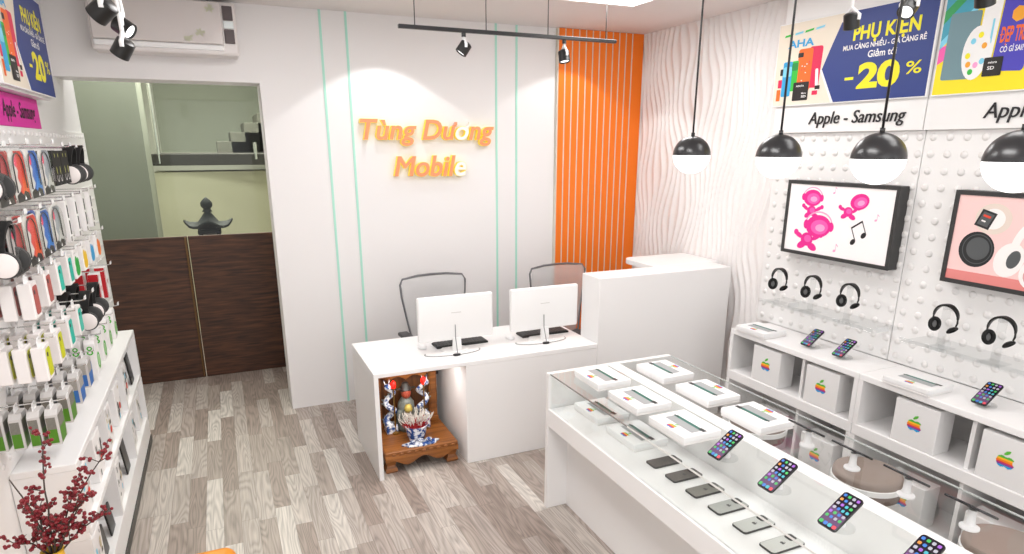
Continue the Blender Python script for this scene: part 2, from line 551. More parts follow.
# curved beige wall below the landing
b = new_bm()
pts = [(-.6, 8.05)] + [(-.58 + 1.9 * k / 14, 8.06 + .34 * (1 - cos(pi / 2 * k / 14))) for k in range(15)]
poly = pts + [(1.32, 8.6), (-.6, 8.6)]
prism(b, poly, 0, 1.78); struct('wall_stairwell_curved', b, STD, smooth=True)
b = new_bm(); box(b, (-.60, 8.0, 1.85), (2.4, 9.3, 1.97), .004, 1); struct('trim_6', b, mat('landing_edge', '#3b3836', .5))
t = thing('glass_balustrade', 'clear glass stair balustrade on dark landing edge seen through the tinted pane', 'balustrade', (-.55, 8.02, 1.97))
b = new_bm(); box(b, (.05, 0, .02), (1.85, .012, .80)); obj('glass_panel', b, glassmat('grey_glass', (.82, .84, .82), .06), t)
b = new_bm(); cyl(b, (.02, 0, -.1), (.02, 0, .86), .022, n=12); ball(b, (.02, 0, .86), .028, n=12); box(b, (.01, -.012, .74), (.09, .012, .79)); obj('post', b, SILVER, t, True, 40)
b = new_bm(); cyl(b, (.98, -.005, -.06), (.98, -.005, .12), .02, n=12); obj('clamp', b, SILVER, t, True, 40)
b = new_bm()
for k in range(8):
    x = .05 + k * .17
    box(b, (x, 9.3, 1.90), (1.9, 10.3, 1.99 + (k + 1) * .115), .004, 1)
o = obj('staircase', b, mat('stair_stone', '#76726c', .6)); tag(o, 'grey stone stair flight rising right behind the glass balustrade', 'stairs')
# stone lantern whose roof shows above the doors
t = thing('stone_lantern', 'dark stone lantern with upswept roof standing behind the walnut doors', 'lantern', (-.115, 6.75, 0))
LST = mat('dark_stone', '#26282a', .7, noise=.3, nscale=40)
b = new_bm(); lathe(b, [(0, 0), (.17, 0), (.17, .1), (.08, .14), (.07, .98), (.13, 1.04), (.13, 1.08), (0, 1.08)], n=8); obj('pedestal', b, LST, t)
b = new_bm()
for sx in (-1, 1):
    for sy in (-1, 1):
        box(b, (sx * .075 - .018, sy * .075 - .018, 1.08), (sx * .075 + .018, sy * .075 + .018, 1.30))
box(b, (-.1, -.1, 1.08), (.1, .1, 1.10)); box(b, (-.1, -.1, 1.27), (.1, .1, 1.30)); obj('light_chamber', b, LST, t)
b = new_bm(); box(b, (-.06, -.06, 1.10), (.06, .06, 1.27)); obj('paper_pane', b, mat('lantern_pane', '#e6e8e6', .5), t)
b = new_bm(); n = 24
g = []
for (r, z) in ((.02, 1.47), (.05, 1.43), (.09, 1.375), (.14, 1.345), (.185, 1.345), (.19, 1.325), (.0, 1.30)):
    ring = []
    for i in range(n):
        a = 2 * pi * i / n; corner = abs(cos(2 * a)) ** 3 if r > .1 else 0
        rr = r * (1 + .12 * corner); ring.append(b.verts.new((rr * cos(a), rr * sin(a), z + (.06 * corner * (r / .19) ** 2))))
    g.append(ring)
for p, q in zip(g, g[1:]):
    for i in range(n): b.faces.new((p[i], p[(i + 1) % n], q[(i + 1) % n], q[i]))
b.faces.new(g[0])
bmesh.ops.recalc_face_normals(b, faces=b.faces); obj('roof', b, LST, t, True, 50)
b = new_bm(); lathe(b, [(0, 1.46), (.045, 1.465), (.03, 1.49), (.05, 1.515), (.052, 1.545), (.035, 1.57), (.015, 1.59), (0, 1.60)], n=14); obj('finial', b, LST, t, True, 40)

# ------------------------------------------------------------------ ceiling light panels
for i, (px, py) in enumerate(PANEL_XY[:1]):
    t = thing('ceiling_light', 'white square-edged flat light panel in the ceiling above the counter', 'ceiling light', (px, py, CZ))
    b = new_bm()
    for lo, hi in (((-.3, -.6, -.012), (.3, -.575, 0)), ((-.3, .575, -.012), (.3, .6, 0)), ((-.3, -.575, -.012), (-.28, .575, 0)), ((.28, -.575, -.012), (.3, .575, 0))): box(b, lo, hi)
    obj('frame', b, WPL, t)
    b = new_bm(); box(b, (-.28, -.575, -.008), (.28, .575, -.002)); obj('diffuser', b, PANELW, t)

# ------------------------------------------------------------------ air conditioner
t = thing('air_conditioner', 'pinkish white wall air conditioner with mirrored front above the doorway', 'air conditioner', (-.19, 5.2, 2.625))
b = new_bm(); box(b, (-.42, -.20, .0), (.425, 0, .325), .02, 3); obj('body', b, mat('ac_body', (.74, .70, .685), .35), t)
b = new_bm(); box(b, (-.405, -.222, .065), (.335, -.196, .318), .006, 2); obj('front_panel', b, mat('ac_mirror', (.70, .66, .645), .12, metal=.25, coat=.4), t)
b = new_bm(); box(b, (-.405, -.215, .028), (.335, -.19, .062), .008, 2); obj('louver', b, WPL, t)
VENT = mat('ac_vent', '#54494a', .5)
for z0, z1 in ((.075, .16), (.215, .30)):
    b = new_bm(); box(b, (.345, -.213, z0), (.405, -.198, z1), .003, 1); obj('vent', b, VENT, t)
b = new_bm(); box(b, (.345, -.214, .165), (.405, -.198, .21), .003, 1); obj('display', b, mat('ac_display', '#dfe8e8', .3), t)
b = new_bm(); Mp = Matrix.Translation((0, -.2228, 0)) @ Matrix.Rotation(pi / 2, 4, 'X')
random.seed(3)
LEAFP = mat('leaf_print', '#b3b59d', .4)
for cx0, cy0 in ((.20, .13), (.27, .275), (.13, .1)):
    b = new_bm()
    for k in range(8):
        a = random.uniform(0, 2 * pi); flat(b, ell(cx0 + .016 * cos(a), cy0 + .012 * sin(a), .016, .006, 8, a), .0004 * k, Mp)
    obj('leaf_print', b, LEAFP, t)


# ------------------------------------------------------------------ shop name letters on the back wall
t = thing('shop_sign', 'orange raised letter shop name on white back wall', 'sign', (0, 5.2, 0))
LETF = mat('letter_face_orange', '#f59468', .5); LETS = mat('letter_side_yellow', '#f2d23a', .4, emit='#f5d640', estr=.25); LETW = mat('letter_face_white', '#f4f0ea', .5)
MB_ = FB((0, 0, 0))


def letters(line, marks, x0, w, base, cap):
    full = text_bm(line, .022, .22); a, bb, _, _ = bbx(full); full.free(); s = w / (bb - a); sy = cap / .70
    pos = 0
    for i, ch in enumerate(line):
        if ch == ' ': continue
        g1 = text_bm(line[:i + 1], .022, .22); X1 = bbx(g1)[1]; g1.free()
        g2 = text_bm(ch, .022, .22); X2 = bbx(g2)[1]
        bm = new_bm(); off = X1 - X2 - a
        g2.free()
        face = LETW if i in marks.get('white', ()) else LETF
        for zz, ex, mi in ((-.0, .018, 1), (.0195, .001, 0)):
            bo = .004 if ch == 'M' else .018 if mi == 0 else .028
            q = text_bm(ch, bo, .22, ex)
            if ch == 'M':
                q.free(); q = new_bm()
                for dx in ((-.03, -.015, 0, .015, .03) if mi == 1 else (-.018, -.009, 0, .009, .018)):
                    qq = text_bm(ch, 0.0, .22, ex)
                    merge(q, qq, Matrix.Translation((dx, 0, dx * .004)))
            for v in q.verts:
                v.co = Vector((x0 + (v.co.x + off) * s, base + v.co.y * sy, .028 + zz + v.co.z))
            merge(bm, q, None, mi)
        if i in marks.get('horn', ()):
            hx = x0 + (X1 - a) * s; hy = base + .47 * sy
            prism(bm, [(hx - .018, hy - .012), (hx - .004, hy - .008), (hx + .016, hy + .012), (hx + .018, hy + .032), (hx + .004, hy + .034), (hx + .004, hy + .016), (hx - .018, hy + .006)], .012, .048, mat=0)
        bmesh.ops.transform(bm, matrix=MB_, verts=bm.verts)
        obj('letter', bm, [face, LETS], t)


letters('Tùng Duong', {'horn': (6, 7), 'white': (7,)}, 1.03, 1.09, 2.105, .145)
letters('Mobile', {'white': (5,)}, 1.275, .60, 1.825, .155)  # the e gets a white face: its overexposed highlight painted as colour

# ------------------------------------------------------------------ rail spotlights
def spot_head(name, label, loc, aim, drop, group, k=1.0):
    """loc = centre of the black head; a white bracket of length 'drop' goes up to the rail"""
    t = thing(name, label, 'spotlight', loc, 0, group); t.scale = (k, k, k); drop = drop / k
    d = Vector(aim).normalized(); R = d.to_track_quat('Z', 'Y').to_matrix().to_4x4()
    b = new_bm()
    lathe(b, [(0, -.035), (.026, -.035), (.035, -.028), (.036, .035), (.033, .037), (.030, .034), (.028, .0), (0, .0)], n=24)
    bmesh.ops.transform(b, matrix=R, verts=b.verts); obj('head', b, BLACK, t, True, 40)
    b = new_bm(); lathe(b, [(0, .004), (.024, .004), (.027, .024), (.0275, .03)], n=20)
    bmesh.ops.transform(b, matrix=R, verts=b.verts); obj('reflector', b, mat('spot_reflector', '#f4f4f4', .2, emit=(1, 1, 1), estr=.6), t, True)
    b = new_bm()
    tube(b, [(0, 0, drop), (0, .0, drop * .75), (.004, .012, .06), (.0, .040, .02), (0, .0385, -.0)], [.006, .006, .008, .009, .008], 8)
    tube(b, [(.004, .012, .06), (0, -.040, .02), (0, -.0385, 0)], [.008, .009, .008], 8)
    obj('bracket', b, WPL, t, True, 40)
    b = new_bm(); cyl(b, (0, 0, drop - .022), (0, 0, drop), .013, n=14); obj('mount', b, BLACK, t, True, 40)
    return t


def rail(label, lo, hi, wires, grp):
    t = thing('ceiling_rail', label, 'light rail', ((lo[0] + hi[0]) / 2, (lo[1] + hi[1]) / 2, lo[2]), 0)
    c = t.location
    b = new_bm(); box(b, [lo[i] - c[i] for i in range(3)], [hi[i] - c[i] for i in range(3)], .003, 1); obj('bar', b, BLACKM, t)
    for (x, y) in wires:
        b = new_bm(); cyl(b, (x - c[0], y - c[1], hi[2] - c[2]), (x - c[0], y - c[1], CZ - c[2]), .003, n=8); obj('wire', b, DGREY, t, True)


rail('black horizontal light rail hung on four wires before the back wall', (1.028, 3.888, 2.69), (2.462, 3.912, 2.712), [(1.125, 3.9), (1.56, 3.9), (1.97, 3.9), (2.385, 3.9)], 'rails')
spot_head('rail_spotlight', 'black spotlight on the hung rail above the shop name letters', (1.418, 3.9, 2.608), (-.55, .1, -.8), .082, 'spotlights')
spot_head('rail_spotlight', 'black spotlight with white arm on the rail before the orange slats', (2.085, 3.9, 2.597), (.05, -.25, -1), .093, 'spotlights')
rail('black light rail along the left wall near the ceiling', (-.292, 1.2, 2.69), (-.268, 3.4, 2.712), [(-.28, 1.6), (-.28, 3.0)], 'rails')
rail('black light rail along the right wall near the ceiling', (2.088, .2, 2.69), (2.112, 2.2, 2.712), [(2.1, .5), (2.1, 1.9)], 'rails')
spot_head('rail_spotlight', 'black spotlight nearest the air conditioner top edge, upper left of three', (-.28, 2.71, 2.49), (-.6, .3, -.5), .20, 'spotlights')
spot_head('rail_spotlight', 'black spotlight showing its round white opening, in front of the air conditioner', (-.28, 3.31, 2.525), (.75, -.35, -.6), .165, 'spotlights')
spot_head('rail_spotlight', 'black spotlight pointing down in front of the air conditioner, lowest of three', (-.28, 3.18, 2.43), (-.5, .25, -.75), .26, 'spotlights')
spot_head('rail_spotlight', 'black spotlight with white arm in front of the navy discount banner', (2.1, 1.80, 2.478), (.3, .1, -.95), .212, 'spotlights', .74)
spot_head('rail_spotlight', 'black spotlight with glowing face in front of the navy banner lettering', (2.1, 1.587, 2.483), (-.75, -.2, -.62), .207, 'spotlights', .74)
spot_head('rail_spotlight', 'black spotlight at the top edge in front of the yellow banner', (2.1, 1.35, 2.475), (.4, .1, -.9), .215, 'spotlights', .74)

# ------------------------------------------------------------------ pendant lamps
def pendant(label, y):
    t = thing('pendant_lamp', label, 'pendant lamp', (1.975, y, 2.016), 0, 'globe pendants')
    n = 14; R = .083
    b = new_bm(); lathe(b, [(R * cos(pi / 2 * k / n), R * sin(pi / 2 * k / n)) for k in range(n + 1)][::1], n=36); obj('shade', b, mat('pendant_black', '#232326', .28, spec=.7), t, True)
    b = new_bm(); lathe(b, [(R * .985 * cos(pi / 2 * k / n), -R * .985 * sin(pi / 2 * k / n)) for k in range(n + 1)], n=36); obj('diffuser', b, LAMPW, t, True)
    b = new_bm(); cyl(b, (0, 0, R - .003), (0, 0, CZ - 2.016 - .02), .0042, n=8); cyl(b, (0, 0, R - .004), (0, 0, R + .014), .008, n=12); obj('cord', b, BLACKM, t, True)
    b = new_bm(); cyl(b, (0, 0, CZ - 2.016 - .025), (0, 0, CZ - 2.016), .05, n=24); obj('canopy', b, BLACKM, t, True, 40)


pendant('black and white globe pendant hanging farthest back, before the relief wall', 2.455)
pendant('black and white globe pendant hanging under the left edge of the navy banner', 1.942)
pendant('black and white globe pendant hanging under the discount number of the navy banner', 1.518)
pendant('black and white globe pendant cut by the right edge, nearest the viewer', 1.10)

# ------------------------------------------------------------------ reception counter
t = thing('reception_counter', 'long white reception desk with a raised right block and an open bay', 'counter', (0, 0, 0))
zc = .723
b = new_bm(); box(b, (.733, 3.735, zc - .03), (2.31, 4.44, zc), .003, 1); obj('desktop', b, LAM, t)
b = new_bm(); box(b, (.733, 3.735, 0), (.762, 4.44, zc - .03), .002, 1); obj('side_panel', b, LAM2, t)
b = new_bm(); box(b, (.762, 4.40, .04), (1.33, 4.425, zc - .03), .002, 1); obj('back_panel', b, LAM2, t)
b = new_bm(); box(b, (1.33, 3.737, 0), (2.31, 4.40, zc - .03), .003, 1); obj('front_block', b, LAM2, t)
b = new_bm(); box(b, (2.31, 3.735, 0), (3.455, 3.975, 1.185), .004, 2); obj('raised_block', b, LAM2, t)
b = new_bm()
poly = [(3.545, 3.976), (3.545, 4.42)] + [(3.02 + .09 * cos(radians(90 + 10 * k)), 4.33 + .09 * sin(radians(90 + 10 * k))) for k in range(10)] + [(2.93, 3.976)]
prism(b, poly, 1.145, 1.185, .004); obj('return_top', b, LAM, t)

# ------------------------------------------------------------------ office chairs
CHM = meshfabric('grey_mesh_fabric', '#c4c4c4', .55)


def office_chair(label, x, y, rz):
    t = thing('office_chair', label, 'chair', (x, y, 0), rz, 'office chairs behind the counter')
    # back faces +y; the chair looks to -y
    b = new_bm()
    prof = []
    for k in range(33):
        a = 2 * pi * k / 32
    pts = [(-.19, .20, .50), (-.225, .235, .70), (-.265, .245, .92), (-.272, .25, 1.02), (-.25, .262, 1.06), (-.12, .285, 1.075), (0, .29, 1.078), (.12, .285, 1.075), (.25, .262, 1.06), (.272, .25, 1.02), (.265, .245, .92), (.225, .235, .70), (.19, .20, .50), (.1, .21, .47), (-.1, .21, .47)]
    tube(b, pts, .009, 8, closed=True); obj('back_frame', b, mat('chair_frame', '#6b6b6e', .4), t, True, 50)
    b = new_bm(); rows = [(.47, .16, .215), (.6, .20, .225), (.8, .24, .245), (.95, .262, .25), (1.03, .262, .255), (1.072, .235, .27)]
    g = []
    for z, hw, yy in rows:
        g.append([b.verts.new((hw * (k / 4 - 1), yy + .035 * (1 - (k / 4 - 1) ** 2) * (1 if z > .7 else .5) - .01, z + (.006 if z > 1.06 else 0) * (1 - (k / 4 - 1) ** 2))) for k in range(9)])
    for p, q in zip(g, g[1:]):
        for i in range(8): b.faces.new((p[i], p[i + 1], q[i + 1], q[i]))
    obj('back_mesh', b, CHM, t, True)
    b = new_bm(); box(b, (-.25, -.26, .43), (.25, .2, .50), .03, 3); obj('seat', b, mat('chair_seat', '#4a4a4c', .8), t, True, 40)
    for s in (-1, 1):
        b = new_bm(); tube(b, [(s * .22, .0, .44), (s * .30, .0, .46), (s * .31, .01, .55), (s * .31, .01, .655)], .012, 8); box(b, (s * .31 - .04, -.13, .655), (s * .31 + .04, .13, .685), .012, 2); obj('armrest', b, mat('chair_arm', '#3a3a3c', .5), t, True, 40)
    b = new_bm(); cyl(b, (0, 0, .12), (0, 0, .43), .025, n=14); tube(b, [(0, .05, .43), (0, .22, .42), (0, .26, .5)], .02, 8); obj('column', b, BLACKM, t, True, 40)
    b = new_bm()
    for k in range(5):
        a = 2 * pi * k / 5 + .3
        tube(b, [(0, 0, .12), (.15 * cos(a), .15 * sin(a), .11), (.29 * cos(a), .29 * sin(a), .065)], [.022, .018, .014], 8)
    obj('star_base', b, BLACKM, t, True, 40)
    for k in range(5):
        a = 2 * pi * k / 5 + .3
        b = new_bm(); x0, y0 = .29 * cos(a), .29 * sin(a)
        cyl(b, (x0 - .02 * sin(a), y0 + .02 * cos(a), .028), (x0 + .02 * sin(a), y0 - .02 * cos(a), .028), .028, n=14); obj('caster', b, BLACK, t, True, 40)


office_chair('grey mesh back office chair behind the left monitor', 1.49, 4.62, .06)
office_chair('grey mesh back office chair behind the right monitor, before the orange slats', 2.60, 4.62, .05)

# ------------------------------------------------------------------ monitors, keyboards, mice
MON = mat('monitor_white', (.80, .795, .79), .35)


def monitor(label, x, y, w):
    t = thing('monitor', label, 'monitor', (x, y, zc), 0, 'monitors on the counter')
    b = new_bm(); box(b, (-w / 2, -.02, .085), (w / 2, .018, .388), .012, 3)
    obj('housing', b, MON, t, True, 40)
    b = new_bm(); box(b, (-w / 2 + .01, .018, .115), (w / 2 - .01, .021, .38)); obj('screen', b, BLACK, t)
    b = new_bm(); box(b, (-.035, -.022, .27), (.035, -.0195, .277), .001, 1); obj('badge', b, GREYW, t)
    b = new_bm()
    poly = [(-.032, .0), (.032, .0), (.026, .10), (-.026, .10)]
    prism(b, poly, -.006, .02, .003, M=Matrix(((1, 0, 0, 0), (0, 0, -1, -.01), (0, 1, 0, .0), (0, 0, 0, 1))))
    prism(b, ell(0, .03, .10, .075, 28), .0, .008, .002)
    obj('stand', b, MON, t, True, 40)
    b = new_bm(); pts = [(-.01, -.022, .19), (-.012, -.03, .10), (-.02, -.085, .015), (-.03, -.10, .006)]
    tube(b, pts, .0028, 6)
    loop = [(-.03 + .20 * cos(a) * (1.0 if cos(a) < 0 else .95), -.03 + .07 * sin(a), .005) for a in [radians(160 + 10 * k) for k in range(22)]]
    tube(b, loop, .0022, 6); obj('cable', b, mat('cable_grey_cord', '#7d7d7d', .4), t, True)
    b = new_bm(); prism(b, ell(-.03, -.10, .026, .016, 18), .0, .012, .003); obj('cable_plug', b, BLACK, t, True, 40)


monitor('white monitor seen from behind, on the left of the counter before a chair', 1.352, 3.985, .525)
monitor('white monitor seen from behind, beside the raised counter block', 2.012, 3.985, .525)
for x, lab in ((1.43, 'black keyboard lying behind the left monitor'), (2.075, 'black keyboard lying behind the right monitor')):
    t = thing('keyboard', lab, 'keyboard', (x, 4.13, zc), .02, 'keyboards')
    b = new_bm(); box(b, (-.19, -.06, 0), (.19, .06, .014), .004, 2); obj('case', b, BLACK, t)
    b = new_bm()
    for r in range(5):
        for c in range(14): box(b, (-.182 + c * .026, -.053 + r * .0215, .014), (-.160 + c * .026, -.035 + r * .0215, .019))
    obj('keys', b, DGREY, t)
for x, y, lab in ((1.155, 4.13, 'white mouse left of the left keyboard'), (1.80, 4.10, 'white mouse between the two keyboards')):
    b = new_bm(); ball(b, (0, 0, .012), .05, (.62, 1.0, .42), 18)
    for v in b.verts: v.co.z = max(v.co.z, 0)
    o = obj('computer_mouse', b, WPL, None, True); o.location = (x, y, zc); tag(o, lab, 'mouse', 'computer mice')

# ------------------------------------------------------------------ altar in the open bay of the counter
t = thing('altar', 'carved brown wooden floor altar standing in the open bay of the counter', 'altar', (1.045, 4.06, 0))
b = new_bm()
box(b, (-.255, -.262, .122), (.24, .22, .15), .006, 2)
obj('platform', b, ALTARW, t)
b = new_bm()   # scalloped apron
pts = [(-.255, .125), (-.255, .085)]
for k in range(25):
    u = -.22 + .44 * k / 24
    pts.append((u, .072 + .022 * cos(pi * (u / .22) * 2) - .016 * cos(pi * u / .22 / 2) ** 6 * 0))
pts += [(.24, .085), (.24, .125)]
prism(b, pts, 0, .022, .003, M=Matrix(((1, 0, 0, 0), (0, 0, 1, -.268), (0, 1, 0, 0), (0, 0, 0, 1))))
for k in range(9): ball(b, (-.2 + k * .05, -.268, .134), .012, (1.3, .5, .7), 10)
obj('apron', b, ALTARW, t, True, 40)
for sx in (-.215, .20):
    for sy in (-.215, .17):
        b = new_bm()
        pr = [(.032, .0), (.04, .012), (.036, .03), (.026, .05), (.034, .08), (.042, .105), (.042, .124)]
        n = 4
        rings = []
        for r, z in pr:
            rings.append([b.verts.new((sx + r * sxx, sy + r * syy, z)) for sxx, syy in ((1, 1), (-1, 1), (-1, -1), (1, -1))])
        for p, q in zip(rings, rings[1:]):
            for i in range(4): b.faces.new((p[i], p[(i + 1) % 4], q[(i + 1) % 4], q[i]))
        b.faces.new(rings[0][::-1]); b.faces.new(rings[-1])
        obj('leg', b, ALTARW, t)
b = new_bm(); box(b, (-.19, .165, .15), (.19, .18, .60)); obj('back_board', b, woodmat('altar_back', '#4a2a12', '#7a4a22', 'Z', .8), t)
for sx in (-1, 1):
    b = new_bm(); x = sx * .2 - .005
    box(b, (x - .03, -.02, .15), (x + .03, .02, .58), .004, 1, M=Matrix.Translation((0, .16, 0)))
    box(b, (x - .036, .13, .15), (x + .036, .185, .185), .004, 1); box(b, (x - .02, .135, .21), (x + .02, .142, .55), .003, 1)
    obj('post', b, ALTARW, t)
b = new_bm()
pts = [(-.21, .645), (-.21, .585), (-.15, .575)] + [(-.12 + .24 * k / 12, .545 + .03 * abs(sin(pi * k / 6))) for k in range(13)] + [(.15, .575), (.21, .585), (.21, .645)]
prism(b, pts, 0, .03, .003, M=Matrix(((1, 0, 0, -.005), (0, 0, 1, .10), (0, 1, 0, -.045), (0, 0, 0, 1))))
for sx in (-1, 1): ball(b, (sx * .135, .098, .553), .03, (1.2, .4, .8), 12)
obj('crest', b, ALTARW, t, True, 40)

BW = mat('blue_white_ceramic', '#dfe3ea', .25); N_ = BW.node_tree.nodes; L_ = BW.node_tree.links
_tc = N_.new('ShaderNodeTexCoord'); _nz = N_.new('ShaderNodeTexNoise'); _nz.inputs['Scale'].default_value = 38; _nz.inputs['Detail'].default_value = 3
_cr = N_.new('ShaderNodeValToRGB'); _cr.color_ramp.elements[0].position = .44; _cr.color_ramp.elements[0].color = (*hexc('#e9ebee'), 1)
_cr.color_ramp.elements[1].position = .58; _cr.color_ramp.elements[1].color = (*hexc('#2b4f8f'), 1)
L_.new(_tc.outputs['Object'], _nz.inputs['Vector']); L_.new(_nz.outputs['Fac'], _cr.inputs[0]); L_.new(_cr.outputs[0], N_['Principled BSDF'].inputs['Base Color'])
GW = mat('dark_glazed_ceramic', '#6b706a', .3, noise=.7, nscale=45)
AX, AY = 1.045, 4.06
# ceramic dragon columns
for sx, lab in ((-1, 'left coiled blue and white ceramic dragon on the altar'), (1, 'right coiled blue and white ceramic dragon on the altar')):
    t = thing('dragon_figurine', lab, 'figurine', (AX + sx * .115 - .02, AY + .06, .15), 0, 'ceramic dragons on the altar')
    b = new_bm(); pts = []; rs = []
    for k in range(29):
        u = k / 28; pts.append((sx * (.028 * sin(u * 4.2 * pi) - .0), -.02 * cos(u * 4.2 * pi), .05 + .28 * u)); rs.append(.020 * (1 - .45 * u) + .004)
    tube(b, pts, rs, 10); obj('body', b, BW, t, True)
    b = new_bm(); p = pts[-1]
    ball(b, (p[0], p[1] - .012, p[2] + .012), .024, (1, 1.5, .9), 14); tube(b, [(p[0] - .012, p[1], p[2] + .025), (p[0] - .02, p[1] + .015, p[2] + .055)], [.005, .002], 6); tube(b, [(p[0] + .012, p[1], p[2] + .025), (p[0] + .02, p[1] + .015, p[2] + .055)], [.005, .002], 6)
    obj('head', b, BW, t, True)
    b = new_bm()
    for k in range(2, 27, 2):
        q = pts[k]; tube(b, [(q[0] + sx * .015, q[1], q[2]), (q[0] + sx * .034, q[1], q[2] + .014)], [.008, .002], 6)
    obj('fins', b, GW, t, True)
    b = new_bm(); box(b, (-.04, -.045, 0), (.04, .045, .06), .008, 2); obj('base', b, BW, t)
t = thing('deity_figurine', 'seated dark glazed ceramic figure with red face between two ceramic dragons', 'figurine', (AX - .02, AY + .075, .15))
b = new_bm(); lathe(b, [(0, 0), (.07, 0), (.078, .03), (.068, .08), (.062, .14), (.055, .20), (.03, .235), (0, .24)], n=20); ball(b, (-.055, -.035, .12), .03, (.8, 1, 1.5), 12); ball(b, (.055, -.035, .12), .03, (.8, 1, 1.5), 12); obj('robe', b, GW, t, True)
b = new_bm(); ball(b, (0, -.01, .268), .036, (.95, 1, 1.15), 18); ball(b, (0, -.046, .262), .007, (1, 1, 1.2), 8); obj('head', b, mat('figure_face', '#a5462f', .4), t, True)
b = new_bm(); lathe(b, [(.038, .285), (.042, .297), (.03, .315), (.02, .34), (0, .345)], n=16); box(b, (-.07, -.012, .295), (.07, .004, .306), .004, 1); obj('hat', b, mat('figure_hat', '#30302c', .4), t, True, 40)
b = new_bm(); lathe(b, [(0, .17), (.022, .175), (.03, .20), (.02, .23), (0, .235)], n=12, M=Matrix.Translation((0, -.06, -.03))); obj('gold_ingot', b, mat('gilt', '#c9b35a', .35, .3), t, True)
# two red candle lamps
RED = mat('red_lamp_glow', '#ff1a10', .4, emit='#ff1208', estr=1.6)
for x, z, lab in ((.93, .0, 'left red bud lamp on a slim stem beside the dragon'), (1.14, .0, 'right red bud lamp on a slim stem beside the dragon')):
    t = thing('altar_lamp', lab, 'lamp', (x, AY + .02, .15), 0, 'red altar lamps')
    b = new_bm(); lathe(b, [(0, 0), (.025, 0), (.025, .01), (.006, .02), (.005, .32), (.014, .335), (0, .335)], n=14); obj('stem', b, mat('brass', '#8d6c35', .35, .7), t, True, 40)
    b = new_bm(); lathe(b, [(0, .33), (.014, .335), (.0185, .355), (.015, .375), (0, .390)], n=16); obj('bulb', b, RED, t, True)
# incense bowl with sticks
t = thing('incense_bowl', 'blue and white incense bowl full of red and white sticks on the altar', 'bowl', (1.04, 3.945, .15)); t.scale = (1.14, 1.05, 1.08)
b = new_bm(); lathe(b, [(0, 0), (.045, 0), (.047, .012), (.055, .03), (.062, .07), (.066, .092), (.060, .093), (.056, .07), (0, .066)], n=28); obj('bowl', b, BW, t, True, 50)
b = new_bm(); lathe(b, [(0, .066), (.057, .068)], n=20); obj('ash', b, mat('ash', '#d9cfc5', .9), t)
random.seed(5); b = new_bm(); b2 = new_bm()
for k in range(110):
    a = random.uniform(0, 2 * pi); r = .05 * sqrt(random.random()); ln = random.uniform(.07, .13); sp = 1.0 + random.random() * .9
    p0 = Vector((r * cos(a), r * sin(a), .066)); p1 = Vector((r * sp * cos(a), r * sp * sin(a), .066 + ln * .55)); p2 = p1 + Vector((cos(a) * .03 * random.random(), sin(a) * .03 * random.random(), ln * .45 - .02 * random.random()))
    cyl(b, p0, p1, .0022, n=5); tube(b2, [p1, (p1 + p2) / 2 + Vector((cos(a) * .006, sin(a) * .006, .006)), p2], .0024, 5)
o = obj('stick_stems', b, mat('stick_red', '#b32128', .6), t); o['kind'] = 'stuff'
o = obj('stick_ash_tips', b2, mat('stick_white', '#d8d3cb', .8), t); o['kind'] = 'stuff'
t = thing('offering_dish', 'blue and white leaf shaped dish on the altar front edge', 'dish', (1.045, 3.855, .15))
b = new_bm()
pl = [(.12 * sin(a) * (1 - .12 * cos(5 * a)), -.045 * cos(a) * (1 + .05 * cos(7 * a))) for a in [2 * pi * k / 40 for k in range(40)]]
prism(b, pl, 0.0, .012, .004); obj('dish', b, BW, t, True, 50)
for k, x in enumerate((-.055, 0, .055)):
    b = new_bm(); lathe(b, [(0, .012), (.012, .012), (.02, .03), (.018, .031), (.010, .018), (0, .018)], c=(x, 0, 0), n=14); obj('cup', b, BW, t, True, 50)

# ------------------------------------------------------------------ glass showcase island
SX0, SX1, SY0, SY1, SZ = 1.56, 2.39, .55, 3.05, .841
t = thing('showcase', 'long white glass-topped showcase island with a step for phones along its front', 'showcase', (0, 0, 0))
b = new_bm(); box(b, (SX0, 3.018, 0), (SX1, 3.05, SZ), .002, 1); obj('end_panel', b, LAM2, t)
b = new_bm(); box(b, (SX0, SY0, .526), (1.946, 3.018, .634), .003, 1); obj('display_shelf', b, LAM, t)
b = new_bm(); box(b, (1.69, SY0, 0), (2.02, 3.018, .526)); obj('body', b, LAM2, t)
b = new_bm(); box(b, (1.946, SY0, .526), (2.02, 3.018, SZ), .002, 1); obj('centre_rail', b, LAM, t)
b = new_bm(); box(b, (1.571, SY0, .835), (1.946, 3.018, SZ)); box(b, (1.571, SY0, .634), (1.577, 3.018, .834)); o = obj('front_glass', b, GLASS, t)
b = new_bm(); box(b, (1.5695, 2.262, .8335), (1.5712, 3.018, .8412)); obj('glass_edge', b, EDGE, t)
b = new_bm(); box(b, (1.5695, SY0, .8335), (1.5712, 2.26, .8412)); obj('glass_edge', b, mat('light_glass_edge', '#e3e3e0', .2), t)
b = new_bm(); box(b, (2.02, SY0, .835), (2.385, 3.018, SZ)); obj('rear_glass', b, GLASS, t)
b = new_bm(); box(b, (2.385, SY0, .8345), (2.388, 3.018, .8412)); obj('glass_edge', b, mat('pale_glass_edge', '#cfd4d2', .2), t)
for y in (.6,):
    b = new_bm(); box(b, (2.34, y, 0), (2.385, y + .03, .835)); obj('leg', b, LAM2, t)

# ------------------------------------------------------------------ tablet boxes (white box, slim tablet picture with dark edge, small rainbow mark)
PENT = mat('box_print_teal', '#1d6a5d', .4); PENK = mat('box_print_dark', '#20262a', .4); BGR = mat('box_print_grey', '#a3a6a8', .4)


